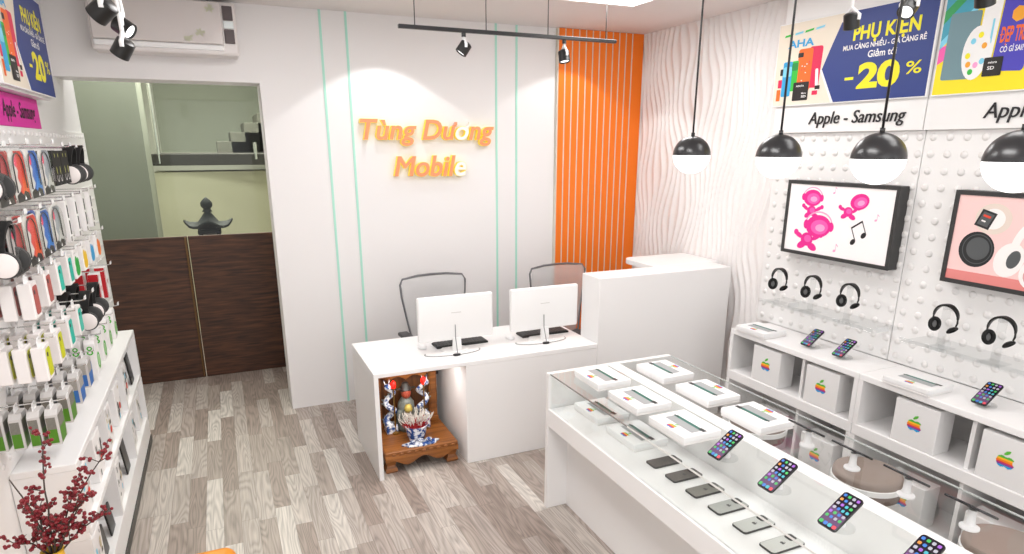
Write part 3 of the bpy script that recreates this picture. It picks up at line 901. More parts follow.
def ipad_box(label, loc, rotz=0, group='white tablet boxes'):
    """lies flat; long side along local Y"""
    t = thing('tablet_box', label, 'box', loc, rotz, group)
    b = new_bm(); box(b, (-.098, -.125, 0), (.098, .125, .012), .002, 1); obj('tray', b, WCARD, t)
    b = new_bm(); box(b, (-.1, -.127, .0125), (.1, .127, .040), .004, 2); obj('lid', b, WPL, t)
    b = new_bm(); z = .0408
    flat(b, [(-.04, -.10), (.01, -.10), (.01, .085), (-.04, .085)], z, mat=2)
    flat(b, [(.008, -.10), (.026, -.105), (.026, .08), (.008, .085)], z + .0003, mat=0)
    flat(b, [(.010, -.114), (.030, -.114), (.030, -.078), (.010, -.078)], z + .0006, mat=1)
    flat(b, [(.012, .06), (.02, .06), (.02, .09), (.012, .09)], z + .0006, mat=1)
    obj('tablet_print', b, [PENT, PENK, BGR], t)
    b = new_bm(); M = Matrix.Translation((-.070, -.005, z)) @ Matrix.Rotation(-pi / 2, 4, 'Z')
    apple_shape(b, 0, 0, .052, 0, (0, 1, 2, 3, 4, 5), M, 18); obj('fruit_mark', b, APPLE, t)
    return t


GT = SZ + .0005
p0 = ipad_box('white tablet box on the showcase glass, farthest of the aisle-side row', (1.768, 2.80, GT))
dup(p0, 'white tablet box on the showcase glass, middle of the aisle-side row', loc=(1.768, 2.455, GT))
dup(p0, 'white tablet box on the showcase glass, nearest of the aisle-side row', loc=(1.768, 2.11, GT))
for y, lab in ((2.745, 'farthest'), (2.395, 'middle'), (2.055, 'nearest')):
    dup(p0, 'white tablet box on the showcase glass, %s of the shelf-side row' % lab, loc=(2.135, y, GT), rotz=pi)
dup(p0, 'white tablet box inside the showcase under glass, farther of two', loc=(1.79, 2.83, .6345))
dup(p0, 'white tablet box inside the showcase under glass, beside the first flat phone', loc=(1.79, 2.49, .6345))

# ------------------------------------------------------------------ phones
SCR = mat('phone_screen', '#150f1c', .15, emit='#2a1a3a', estr=.12); SCR2 = mat('phone_wallpaper', '#63486b', .2, emit='#5a3f60', estr=.08)
ICO = [mat('icon_%s' % n, c, .3, emit=c, estr=.04) for n, c in (('white', '#a9a9b6'), ('blue', '#3c74c4'), ('green', '#3fae58'), ('violet', '#9a5cc4'), ('orange', '#d08a3e'), ('cyan', '#45aab8'), ('red', '#d84a55'), ('grey', '#5d5d69'))]
PHB = mat('phone_body_black', '#17171a', .25, spec=.6)


def phone_up(bm_body=None):
    pass


def phone_stand(label, matx, group, col_h):
    """phone local: X width, Y length (up the slope), Z out of the screen; origin = middle of the lower edge"""
    t = thing('display_phone', label, 'phone', mat=matx, group=group)
    b = new_bm(); prism(b, rrect(.074, .148, .012, 5, 0, .074), -.0085, 0, .002); obj('body', b, PHB, t, True, 40)
    b = new_bm(); flat(b, rrect(.069, .143, .010, 5, 0, .074), .0004); flat(b, [(-.034, .01), (.034, .01), (.034, .06), (-.034, .085)], .0006, mat=1); obj('screen', b, [SCR, SCR2], t)
    b = new_bm(); rnd = random.Random(4)
    for r in range(6):
        for c in range(4):
            cx = -.0245 + c * .0163; cy = .134 - r * .0185
            flat(b, rrect(.0108, .0108, .0028, 2, cx, cy), .0009, mat=rnd.choice([0, 0, 1, 1, 2, 3, 3, 4, 5, 7]))
    for c, mi in enumerate((2, 1, 5, 6)): flat(b, rrect(.0135, .0135, .0035, 2, -.0245 + c * .0163, .0135), .0009, mat=mi)
    obj('icons', b, ICO, t)
    return t


def add_stand(t_loc, label, group, tilt_dir, h):
    pass


# phones on clear stands: face up the slope towards the aisle (-x)
def slope_phone(label, x, y, z, group, tilt=35, first=[None]):
    ca, sa = cos(radians(tilt)), sin(radians(tilt))
    M = frame((x, y, z), (0, -1, 0), (ca, 0, sa))
    if first[0] is None:
        first[0] = phone_stand(label, M, group, 0); return first[0]
    return dup(first[0], label, group, mat=M)


def stand(label, loc, group, mirror=False, first=[None]):
    if first[0] is None:
        t = thing('phone_stand', label, 'stand', loc, 0, group)
        b = new_bm(); cyl(b, (.0, 0, 0), (.0, 0, .006), .045, n=28); obj('base_disc', b, ACRYL, t, True, 40)
        b = new_bm(); cyl(b, (0, 0, .006), (0, 0, .032), .016, .012, n=16); obj('neck', b, mat('stand_white', (.8, .8, .8), .3), t, True, 40)
        b = new_bm(); box(b, (-.03, -.022, .0), (.03, .022, .003), M=Matrix.Translation((-.004, 0, .0345)) @ Matrix.Rotation(radians(-35), 4, 'Y')); obj('rest', b, ACRYL, t)
        first[0] = t; return t
    return dup(first[0], label, group, loc=loc, rotz=pi if mirror else 0)


POS = ['farthest of the four tilted towards the aisle', 'second farthest of the four tilted towards the aisle', 'third of the four tilted towards the aisle', 'nearest of the four tilted towards the aisle']
for y, lab in zip((1.83, 1.555, 1.285, 1.015), POS):
    slope_phone('lit phone on the showcase glass, ' + lab, 1.687, y, .863, 'lit phones on the showcase')
    stand('clear stand on the showcase glass holding the lit phone ' + lab.split(' tilted')[0], (1.762, y, GT), 'phone stands on the showcase')
# right-hand row: landscape, leaning towards the shelf wall (+x)
ca, sa = cos(radians(28)), sin(radians(28))
for y, lab in zip((1.78, 1.56, 1.335, 1.11), ('farthest', 'second farthest', 'third', 'nearest')):
    M = frame((2.128, y + .074, .934), (-ca, 0, sa), (0, -1, 0)) if False else frame((2.135, y - .074, .930), (-ca, 0, sa), (0, 1, 0))
    M = frame((2.135, y + .074, .930), (ca, 0, -sa), (0, 1, 0)) if False else M
    # screen normal must point up and to +x
    zz = Vector((M[0][2], M[1][2], M[2][2]))
    if zz.z < 0: M = frame((2.135, y + .074, .930), (-ca, 0, sa), (0, -1, 0))
    dup(D.objects['display_phone'], 'phone seen edge-on on the showcase, %s of the four leaning to the shelf wall' % lab, 'phones leaning to the shelf wall', mat=M)
    t = thing('tall_phone_stand', 'white pedestal on the showcase under the %s edge-on phone' % lab, 'stand', (2.15, y, GT), 0, 'pedestals under edge-on phones')
    b = new_bm(); lathe(b, [(0, 0), (.03, 0), (.03, .006), (.016, .014), (.013, .03), (.013, .0685), (0, .0685)], n=20); obj('pedestal', b, mat('pedestal_white', (.78, .78, .78), .35), t, True, 40)

# phones lying face down on the front step
PCOL = [('dark graphite', '#5c5855'), ('graphite', '#6a6663'), ('mid grey', '#86857f'), ('pale grey', '#b2b4b0'), ('silver', '#c9cbc7'), ('silver white', '#d3d4d0')]
ORD = ['farthest of the row', 'second farthest of the row', 'third farthest of the row', 'fourth from the far end', 'fifth from the far end', 'nearest of the row']
for k, ((cn, cc), od) in enumerate(zip(PCOL, ORD)):
    y = 2.222 - .143 * k
    t = thing('phone', '%s phone lying face down on the white showcase step, %s' % (cn, od), 'phone', mat=frame((1.683, y, .6345), (0, -1, 0), (1, 0, 0)), group='phones face down on the showcase step')
    m_ = mat('phone_back_' + cn.replace(' ', '_'), cc, .3, metal=.3)
    b = new_bm(); prism(b, rrect(.076, .16, .012, 5, 0, .08), 0, .0085, .0018); obj('body', b, DGREY, t, True, 40)
    b = new_bm(); flat(b, rrect(.071, .155, .011, 5, 0, .08), .0088); obj('back', b, m_, t)
    b = new_bm(); prism(b, rrect(.036, .036, .009, 4, -.014, .136), .0088, .0105, .0006)
    obj('camera_plate', b, mat('camera_plate', '#2b2a2b', .3), t)
    for lx, ly in ((-.022, .144), (-.022, .128), (-.006, .136)):
        b = new_bm(); cyl(b, (lx, ly, .0105), (lx, ly, .012), .0068, n=16); obj('lens', b, BLACK, t, True, 40)
    b = new_bm(); apple_shape(b, 0, 0, .021, 0, (0,) * 6, Matrix.Translation((0, .083, .0091)), 14); obj('fruit_mark', b, mat('mark_dark', '#4a4a4a', .3), t)

# ------------------------------------------------------------------ stools between showcase and shelf wall
for (x, y), lab in zip(((2.70, 2.585), (2.723, 1.89), (2.69, 1.237)), ('farthest of three', 'middle of three', 'nearest, cut by picture edge')):
    t = thing('stool', 'round brown stool with white rim behind the showcase, ' + lab, 'stool', (x, y, 0), 0, 'stools behind the showcase')
    b = new_bm(); lathe(b, [(0, .555), (.135, .555), (.15, .548), (.155, .535), (.155, .515)], n=36); obj('seat', b, mat('stool_brown', '#8f7f76', .5), t, True, 50)
    b = new_bm(); lathe(b, [(.155, .515), (.161, .512), (.161, .488), (.155, .485)], n=36); obj('rim', b, WPL, t, True, 50)
    b = new_bm(); lathe(b, [(.155, .486), (.15, .44), (.08, .415), (0, .41)], n=36); obj('shell', b, mat('stool_shell', '#7b6a61', .5), t, True)
    b = new_bm(); cyl(b, (0, 0, .02), (0, 0, .415), .025, n=18); lathe(b, [(0, 0), (.17, 0), (.17, .01), (.04, .03), (0, .03)], n=32); obj('pedestal', b, SILVER, t, True, 40)

# ------------------------------------------------------------------ right display wall: shelf units, pegboards, fascias, banners
def shelf_unit(label, ya, yb, grp):
    t = thing('shelf_unit', label, 'shelf unit', (0, 0, 0), 0, grp)
    x0, x1 = 3.15, 3.498
    b = new_bm(); box(b, (x0, ya, .805), (x1, yb, .841), .003, 1); obj('top', b, LAM, t)
    b = new_bm(); box(b, (x0, ya + .0, .478), (x1, yb - .0, .545), .004, 1); obj('shelf', b, LAM2, t)
    b = new_bm(); box(b, (x0, ya, 0), (x1, yb, .11), .004, 1); obj('plinth', b, LAM2, t)
    for y in (ya, yb - .028):
        for z0, z1 in ((.11, .478), (.545, .805)):
            b = new_bm(); box(b, (x0 + .001, y, z0), (x1, y + .028, z1)); obj('upright', b, LAM2, t)
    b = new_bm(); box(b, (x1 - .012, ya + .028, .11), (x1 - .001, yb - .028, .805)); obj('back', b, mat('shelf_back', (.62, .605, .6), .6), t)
    ym = ya + .405
    for z0, z1 in ((.11, .478), (.545, .805)):
        b = new_bm(); box(b, (x0 + .03, ym - .010, z0), (x1 - .012, ym + .010, z1)); obj('divider', b, LAM2, t)


shelf_unit('white two-tier shelf unit at the far end of the right wall, beside the counter', 2.332, 3.352, 'right wall shelf units')
shelf_unit('white two-tier shelf unit on the right wall cut by the picture edge', 1.31, 2.33, 'right wall shelf units')


def cube_box(label, y, z, first=[None]):
    if first[0] is None:
        t = thing('gift_box', label, 'box', (3.158, y, z), 0, 'white boxes with rainbow fruit marks')
        b = new_bm(); box(b, (0, -.118, 0), (.125, .118, .238), .003, 1); obj('carton', b, mat('carton_white', (.80, .79, .785), .45), t)
        b = new_bm(); apple_shape(b, 0, 0, .085, 0, (0, 1, 2, 3, 4, 5), FR((-.0012, 0, .125)), 30); obj('fruit_mark', b, APPLE, t)
        first[0] = t; return t
    return dup(first[0], label, loc=(3.158, y, z))


for y, z, lab in ((3.015, .545, 'white box with rainbow fruit mark, upper tier, farthest, under the flat tablet box'), (2.575, .545, 'white box with rainbow fruit mark, upper tier, second from the far end'),
                  (1.985, .545, 'white box with rainbow fruit mark, upper tier, second from the picture edge'), (1.545, .545, 'white box with rainbow fruit mark, upper tier, nearest the picture edge'),
                  (3.0, .11, 'white box with rainbow fruit mark, lower tier, farthest, half hidden behind tablet boxes'), (2.55, .11, 'white box with rainbow fruit mark, lower tier, second from the far end'),
                  (1.985, .11, 'white box with rainbow fruit mark, lower tier, second from the picture edge'), (1.545, .11, 'white box with rainbow fruit mark, lower tier, nearest the picture edge')):
    cube_box(lab, y, z)
# tablet boxes and phones on the shelf-unit tops
dup(p0, 'white tablet box lying on the far end of the right wall shelf top', loc=(3.235, 3.165, .8415), rotz=0.03)
dup(p0, 'white tablet box on the right wall shelf top below the pink headphone screen', loc=(3.235, 2.06, .8415), rotz=0.02)
for y, lab in ((2.80, 'beside the flat tablet box'), (2.565, 'middle of the far unit'), (1.755, 'nearest the picture edge')):
    slope_phone('lit phone on a stand on the right wall shelf top, ' + lab, 3.235, y, .863, 'lit phones on the wall shelf')
    stand('clear phone stand on the right wall shelf top, ' + lab, (3.31, y, .8415), 'phone stands on the wall shelf')


def pegboard(label, ya, yb, za, zb):
    t = thing('pegboard', label, 'pegboard', (3.5, 0, 0), 0, 'right wall pegboards')
    b = new_bm(); box(b, (0, ya, za), (.045, yb, zb), .002, 1); obj('panel', b, PEG, t)
    b = new_bm(); ny = int((yb - ya - .03) / .0885); nz = int((zb - za - .03) / .0868)
    for i in range(ny + 1):
        for j in range(nz + 1):
            y = yb - .045 - i * .0885; z = zb - .035 - j * .0868
            if y < ya + .02: continue
            lathe(b, [(.020, 0), (.018, .005), (.011, .009), (0, .010)], n=12, M=frame((0, y, z), (0, -1, 0), (0, 0, 1)))
    o = obj('knobs', b, mat('peg_knob', (.79, .775, .765), .5) if 'peg_knob' not in D.materials else D.materials['peg_knob'], t, True); o['kind'] = 'stuff'


pegboard('white knobbed pegboard behind the pink music screen', 2.433, 3.475, .842, 2.135)
pegboard('white knobbed pegboard behind the headphone advert screen', 1.37, 2.428, .842, 2.135)


def fascia(label, ya, yb):
    t = thing('fascia', label, 'fascia board', (3.47, 0, 0), 0, 'right wall fascias')
    b = new_bm(); box(b, (0, ya, 2.136), (.076, yb, 2.985), .002, 1); obj('board', b, PEG, t)
    b = new_bm(); w = .655; yl = ya + .76
    put_text(b, 'Apple - Samsung', 0, 0, w, z=.0, bold=.0, shear=.2, extrude=.003, M=FR((-.004, yl, 2.186)), cap=.072)
    obj('lettering', b, TEXTB, t)


fascia('white fascia with black lettering under the navy banner', 2.433, 3.475)
fascia('white fascia with black lettering under the yellow banner', 1.37, 2.428)


def ad_discount(t, w, h):
    """print of the navy discount banner; local X right, Y up, Z out"""
    b = new_bm(); box(b, (0, 0, 0), (w, h, .018), .002, 1); obj('panel', b, [WPRINT], t)
    z = .0186
    b = new_bm(); m = .006
    flat(b, [(m, m), (w - m, m), (w - m, h - m), (m, h - m)], z, mat=0)
    flat(b, [(.455 * w, m), (.352 * w, .40 * h), (.39 * w, .60 * h), (.47 * w, h - m), (w - m, h - m), (w - m, m)], z + .0004, mat=1)
    flat(b, [(.455 * w, m + .002), (.352 * w, .395 * h), (.338 * w, .40 * h), (.44 * w, m)], z + .0006, mat=2)
    obj('print_ground', b, [CREAM, NAVY, WPRINT], t)
    b = new_bm(); z += .0012
    put_text(b, 'PHỤ KIỆN', .535 * w, .675 * h, .38 * w, z=z, bold=.035, cap=.14 * h, mat=0)
    put_text(b, 'MUA CÀNG NHIỀU - GIÁ CÀNG RẺ', .48 * w, .575 * h, .475 * w, z=z, bold=.022, cap=.052 * h, mat=1)
    put_text(b, 'Giảm tói', .64 * w, .47 * h, .165 * w, z=z, bold=.02, cap=.07 * h, mat=1)
    flat(b, [(.790 * w, .523 * h), (.797 * w, .527 * h), (.799 * w, .548 * h), (.795 * w, .548 * h)], z, mat=1)
    put_text(b, '20', .595 * w, .155 * h, .245 * w, z=z, bold=.045, cap=.25 * h, mat=0)
    flat(b, [(.515 * w, .245 * h), (.57 * w, .245 * h), (.57 * w, .275 * h), (.515 * w, .275 * h)], z, mat=0)
    put_text(b, '%', .87 * w, .25 * h, .085 * w, z=z, bold=.01, cap=.125 * h, mat=0)
    obj('lettering', b, [YELL, WPRINT], t)
    b = new_bm(); z -= .0002
    mats = [CYAN, CYANL, GREEN, ORP, REDP, BLKP, WPRINT, DGREEN]

    def R(cx, cy, ww, hh, rr, mi, dz=0.0, rot=0.0):
        P = rrect(ww * w, hh * h, rr * w, 4)
        c, s = cos(rot), sin(rot)
        flat(b, [(cx * w + x * c - y * s, cy * h + x * s + y * c) for x, y in P], z + dz, mat=mi)
    R(.295, .44, .095, .48, .015, 4, 0, -.03); R(.225, .42, .105, .50, .015, 3, .0003, .0)
    R(.19, .60, .04, .055, .005, 5, .0006)
    for i in range(14):
        q = random.Random(i); flat(b, ell((.185 + .09 * q.random()) * w, (.25 + .32 * q.random()) * h, .005 * w, .006 * h, 8), z + .0006, mat=q.choice([3, 4, 6]))
    R(.325, .27, .02, .30, .008, 6, .0004, .12); R(.335, .20, .035, .045, .003, 5, .0008); R(.32, .14, .04, .05, .004, 4, .0008)
    R(.155, .36, .05, .36, .008, 2, .0004); R(.155, .47, .045, .09, .008, 7, .0006)
    R(.10, .33, .07, .42, .010, 0, .0005); R(.10, .42, .064, .12, .010, 1, .0007); R(.055, .42, .022, .08, .004, 5, .0004)
    R(.215, .17, .115, .22, .006, 5, .0010)
    R(.045, .14, .03, .14, .004, 3, .0002); R(.05, .28, .03, .10, .004, 4, .0002)
    put_text(b, 'ADATA', .178 * w, .225 * h, .06 * w, z=z + .0014, bold=.02, cap=.02 * h, mat=6)
    put_text(b, 'Micro', .225 * w, .135 * h, .035 * w, z=z + .0014, bold=.02, cap=.02 * h, mat=6)
    put_text(b, 'SD', .225 * w, .095 * h, .035 * w, z=z + .0014, bold=.03, cap=.025 * h, mat=6)
    put_text(b, 'AHA', .085 * w, .70 * h, .19 * w, z=z + .0004, bold=.03, cap=.085 * h, mat=0)
    for i in range(4): flat(b, [((.05 + .075 * i) * w, (.835 + .01 * i) * h), ((.11 + .075 * i) * w, (.845 + .012 * i) * h), ((.115 + .075 * i) * w, (.87 + .012 * i) * h), ((.055 + .075 * i) * w, (.86 + .01 * i) * h)], z, mat=1 if i % 2 else 2)
    obj('product_print', b, mats, t)


t = thing('discount_banner', 'navy and cream discount banner with yellow lettering on the right wall', 'banner', mat=FR((3.468, 3.50, 2.302)))
ad_discount(t, 1.07, .50)

t = thing('product_banner', 'yellow banner with phone cases and a white mouse on the right wall', 'banner', mat=FR((3.468, 2.405, 2.302)))
w, h = 1.07, .50
b = new_bm(); box(b, (0, 0, 0), (w, h, .018), .002, 1); obj('panel', b, WPRINT, t)
b = new_bm(); z = .0186; m = .006
flat(b, [(m, m), (w - m, m), (w - m, h - m), (m, h - m)], z, mat=0)
flat(b, [(m, .45 * h), (.17 * w, .80 * h), (.24 * w, h - m), (m, h - m)], z + .0004, mat=1)
flat(b, [(m, .80 * h), (.10 * w, h - m), (.15 * w, h - m), (m, .68 * h)], z + .0008, mat=2)
flat(b, [(m, .52 * h), (.17 * w, .86 * h), (.20 * w, .86 * h), (m, .44 * h)], z + .0008, mat=3)
flat(b, [(m, .30 * h), (.10 * w, .42 * h), (.09 * w, .52 * h), (m, .46 * h)], z + .0008, mat=4)
flat(b, [(.16 * w, .90 * h), (.34 * w, h - m), (.22 * w, h - m)], z + .0010, mat=5)
obj('print_ground', b, [mat('banner_yellow', '#f6e11c', .5), mat('banner_teal', '#3f9fb9', .5), mat('banner_green', '#2f9e58', .5), CYANL, mat('banner_pink', '#f25fb0', .5), mat('banner_amber', '#eea821', .5)], t)
b = new_bm(); z = .0198


def R2(cx, cy, ww, hh, rr, mi, dz=0.0, rot=0.0):
    P = rrect(ww * w, hh * h, rr * w, 5); c, s = cos(rot), sin(rot)
    flat(b, [(cx * w + x * c - y * s, cy * h + x * s + y * c) for x, y in P], z + dz, mat=mi)


R2(.185, .52, .19, .62, .012, 0, 0, -.02); R2(.34, .66, .10, .60, .014, 1, .0003, -.06); R2(.335, .90, .014, .03, .004, 3, .0006); R2(.36, .62, .012, .22, .004, 5, .0006)
R2(.49, .62, .185, .74, .018, 2, .0006, -.05); R2(.51, .945, .04, .05, .008, 6, .0008)
flat(b, ell(.285 * w, .44 * h, .082 * w, .245 * h, 28), z + .0010, mat=1)
for (cx, cy, mi) in ((.26, .55, 5), (.30, .60, 7), (.33, .5, 4), (.24, .42, 7), (.295, .33, 6), (.33, .36, 5), (.27, .27, 8), (.25, .34, 4)):
    flat(b, ell(cx * w, cy * h, .016 * w, .028 * h, 12), z + .0014, mat=mi)
R2(.40, .30, .11, .17, .006, 3, .0018)
put_text(b, 'micro', .372 * w, .33 * h, .05 * w, z=z + .0022, bold=.02, cap=.02 * h, mat=1); put_text(b, 'SD', .372 * w, .275 * h, .04 * w, z=z + .0022, bold=.02, cap=.03 * h, mat=1)
put_text(b, 'DEP TRAI', .415 * w, .51 * h, .16 * w, z=z + .0014, bold=.03, cap=.13 * h, mat=9)
flat(b, [(.410 * w, .568 * h), (.430 * w, .57 * h), (.430 * w, .582 * h), (.410 * w, .58 * h)], z + .0016, mat=9)
flat(b, ell(.450 * w, .485 * h, .004 * w, .009 * h, 8), z + .0016, mat=9)
put_text(b, 'CÓ GÌ SAI?', .425 * w, .42 * h, .13 * w, z=z + .0014, bold=.02, cap=.05 * h, mat=1)
flat(b, ell(.495 * w, .74 * h, .04 * w, .07 * h, 7), z + .0014, mat=4)
bmesh.ops.transform(b, matrix=Matrix.Translation((-.030 * w, -.065 * h, 0)) @ Matrix.Diagonal((.74, 1, 1, 1)), verts=b.verts)
obj('product_print', b, [SLATE, WPRINT, PURP, BLKP, mat('print_amber', '#f0a52a', .5), CYANL, PINKL, YELL, GREEN, ORP], t)

# left wall banner and its magenta name strip
t = thing('discount_banner', 'navy and cream discount banner with yellow lettering on the left wall', 'banner', mat=FL((-.80, 3.58, 2.312)))
ad_discount(t, 1.05, .49)
b = new_bm(); box(b, (XL + .002, 3.55, 2.30), (-.802, 4.60, 2.80), .002, 1); o = obj('banner_backing', b, PEG); tag(o, 'white box backing of the left wall discount banner', 'backing')
t = thing('name_strip', 'magenta strip with black lettering below the left wall banner', 'sign', mat=FL((-.865, 3.45, 2.145)))
b = new_bm(); box(b, (0, 0, 0), (1.05, .152, .012), .002, 1); obj('panel', b, MAG, t)
b = new_bm(); put_text(b, 'Apple - Samsung', .33, .045, .62, z=.0135, bold=.012, shear=.2, cap=.075); obj('lettering', b, TEXTB, t)

# ------------------------------------------------------------------ wall screens
def screen_frame(label, ya, yb):
    w = yb - ya; h = .468
    t = thing('wall_screen', label, 'screen', mat=FR((3.42, yb, 1.375)))
    b = new_bm(); box(b, (0, 0, -.08), (w, h, -.006), .004, 1)
    for lo, hi in (((0, 0, -.006), (w, .022, 0)), ((0, h - .022, -.006), (w, h, 0)), ((0, .022, -.006), (.022, h - .022, 0)), ((w - .022, .022, -.006), (w, h - .022, 0))): box(b, lo, hi)
    obj('frame', b, mat('screen_frame', '#343434', .4) if 'screen_frame' not in D.materials else D.materials['screen_frame'], t)
    return t, w, h


t, w, h = screen_frame('black framed screen showing pink music figures on white', 2.462, 3.252)
b = new_bm(); flat(b, [(.022, .022), (w - .022, .022), (w - .022, h - .022), (.022, h - .022)], -.0055); obj('display', b, mat('screen_white', '#f4eeee', .25, emit='#fff6f6', estr=.06), t)
PK = [mat('pink_figure', '#e8208f', .4), mat('pink_highlight', '#f9a3d0', .4), mat('pink_faint', '#f3a5c8', .4), TEXTB, mat('pink_mid', '#f25db2', .4)]


def figure(cx, cy, s, body=(-.1, -.45), tilt=0.0, wire=True):
    """round-headed listening figure: head at cx,cy; body hangs off towards 'body'"""
    b = new_bm(); z = -.005
    def e(x, y, rx, ry, mi, dz, rot=0): flat(b, ell(cx + x * s, cy + y * s, rx * s, ry * s, 24, rot), z + dz, mat=mi)
    bx, by = body
    e(bx - .16, by - .17, .17, .10, 0, 0, .5); e(bx + .20, by - .19, .17, .10, 0, 0, -.4)
    e(bx - .30, by + .10, .16, .07, 0, .0002, -.5 + tilt); e(bx + .32, by + .10, .18, .07, 0, .0002, .5 + tilt)
    e(bx - .40, by + .17, .08, .08, 0, .0003); e(bx + .46, by + .17, .08, .08, 0, .0003)
    e(bx, by, .21, .19, 0, .0004); e(bx + .03, by + .02, .12, .10, 4, .0006)
    e(0, 0, .42, .31, 0, .0008, tilt); e(.04, -.02, .29, .20, 4, .0010, tilt); e(.07, -.04, .16, .10, 1, .0012, tilt)
    if wire:
        o1 = ell(cx, cy + .03 * s, .47 * s, .38 * s, 18, tilt, 15, 165); o2 = ell(cx, cy + .03 * s, .43 * s, .34 * s, 18, tilt, 15, 165)
        for i in range(18): flat(b, [o1[i], o1[i + 1], o2[i + 1], o2[i]], z + .0006, mat=2)
        e(-.42, .02, .09, .13, 0, .0007, tilt); e(.42, .02, .09, .13, 0, .0007, tilt)
    obj('pink_figure', b, PK, t)


def note(cx, cy, s, mi, double=False, rot=0.0):
    b = new_bm(); z = -.005
    c_, s_ = cos(rot), sin(rot)
    def rt(P): return [(cx + (x - cx) * c_ - (y - cy) * s_, cy + (x - cx) * s_ + (y - cy) * c_) for x, y in P]
    flat(b, rt(ell(cx, cy, .2 * s, .14 * s, 14, .4)), z, mat=mi)
    flat(b, rt([(cx + .13 * s, cy), (cx + .19 * s, cy), (cx + .19 * s, cy + .8 * s), (cx + .13 * s, cy + .8 * s)]), z + .0002, mat=mi)
    if double:
        flat(b, rt(ell(cx + .75 * s, cy + .12 * s, .2 * s, .14 * s, 14, .4)), z, mat=mi)
        flat(b, rt([(cx + .88 * s, cy + .12 * s), (cx + .94 * s, cy + .12 * s), (cx + .94 * s, cy + .92 * s), (cx + .88 * s, cy + .92 * s)]), z + .0002, mat=mi)
        flat(b, rt([(cx + .13 * s, cy + .72 * s), (cx + .94 * s, cy + .84 * s), (cx + .94 * s, cy + .94 * s), (cx + .13 * s, cy + .82 * s)]), z + .0004, mat=mi)
    else:
        flat(b, rt([(cx + .19 * s, cy + .8 * s), (cx + .45 * s, cy + .55 * s), (cx + .42 * s, cy + .48 * s), (cx + .19 * s, cy + .66 * s)]), z + .0002, mat=mi)
    obj('music_note', b, PK, t)


figure(.205, .365, .165, (.02, -.48), 0.0); figure(.545, .365, .15, (-.46, -.42), .25, False); figure(.275, .195, .225, (-.34, -.40), .05)
note(.535, .13, .105, 3, True, .45); note(.36, .405, .045, 2); note(.665, .27, .045, 2); note(.415, .06, .055, 2)

t, w, h = screen_frame('black framed screen showing a smart watch and headphones on pink', 1.372, 2.162)
b = new_bm(); flat(b, [(.022, .022), (w - .022, .022), (w - .022, h - .022), (.022, h - .022)], -.0056, mat=0); flat(b, [(.022, .022), (w - .022, .022), (w - .022, .07), (.022, .07)], -.0053, mat=1)
obj('display', b, [mat('screen_pink', '#f0c9c6', .3, emit='#ffd0cc', estr=.05), mat('screen_rose', '#dd8783', .25, emit='#e88a86', estr=.04)], t)
b = new_bm(); z = -.005; Q = [mat('ad_black', '#26282a', .3), mat('ad_grey', '#55585a', .3), mat('ad_white', '#f2eeec', .4), mat('ad_cream', '#e3d3c8', .4), mat('ad_rose', '#dd9d97', .4), mat('ad_redtext', '#e0472f', .4)]
flat(b, ell(.20, .34, .085, .075, 26), z, mat=3); flat(b, ell(.20, .34, .055, .05, 22), z + .0002, mat=2)
flat(b, [(.115, .305), (.185, .285), (.215, .365), (.145, .385)], z + .0004, mat=0); flat(b, [(.127, .312), (.178, .297), (.203, .358), (.152, .373)], z + .0006, mat=1)
flat(b, [(.15, .35), (.185, .34), (.189, .35), (.154, .36)], z + .0008, mat=5); flat(b, [(.145, .326), (.165, .32), (.168, .327), (.148, .333)], z + .0008, mat=2)
obj('watch_picture', b, Q, t)
b = new_bm(); flat(b, ell(.148, .185, .085, .088, 30), z, mat=0); flat(b, ell(.152, .187, .072, .074, 30), z + .0002, mat=1); flat(b, ell(.152, .187, .068, .07, 30), z + .0004, mat=0); flat(b, ell(.155, .19, .055, .056, 30), z + .0006, mat=1); obj('speaker_picture', b, Q, t)
b = new_bm(); arc = ell(.47, .20, .17, .19, 26, 0, 10, 200); arc2 = ell(.47, .20, .135, .15, 26, 0, 10, 200)
for i in range(26): flat(b, [arc[i], arc[i + 1], arc2[i + 1], arc2[i]], z, mat=2)
flat(b, ell(.305, .155, .065, .085, 24, -.3), z + .0002, mat=2); flat(b, ell(.325, .16, .028, .045, 20, -.3), z + .0004, mat=1)
flat(b, ell(.43, .105, .07, .075, 24, -.3), z + .0002, mat=2); flat(b, ell(.43, .10, .05, .055, 20, -.3), z + .0004, mat=4)
flat(b, ell(.64, .14, .06, .09, 24, .3), z + .0002, mat=2)
obj('headphone_picture', b, Q, t)

# ------------------------------------------------------------------ clear shelves and headphones on the right wall
for ya, yb, lab in ((2.36, 3.22, 'clear acrylic shelf under the three headphones below the music screen'), (1.30, 2.20, 'clear acrylic shelf under the two headphones below the advert screen')):
    t = thing('acrylic_shelf', lab, 'shelf', (3.486, ya, 1.05), 0, 'clear wall shelves')
    b = new_bm(); box(b, (-.25, 0, 0), (0, yb - ya, .008), .002, 1); obj('plate', b, ACRYL, t)
    b = new_bm(); box(b, (-.25, 0, .008), (-.246, yb - ya, .028), .001, 1); obj('lip', b, ACRYL, t)
    for yy in (.08, yb - ya - .12):
        b = new_bm(); box(b, (-.10, yy, -.035), (0, yy + .012, -.0002), .002, 1); obj('bracket', b, WPL, t)


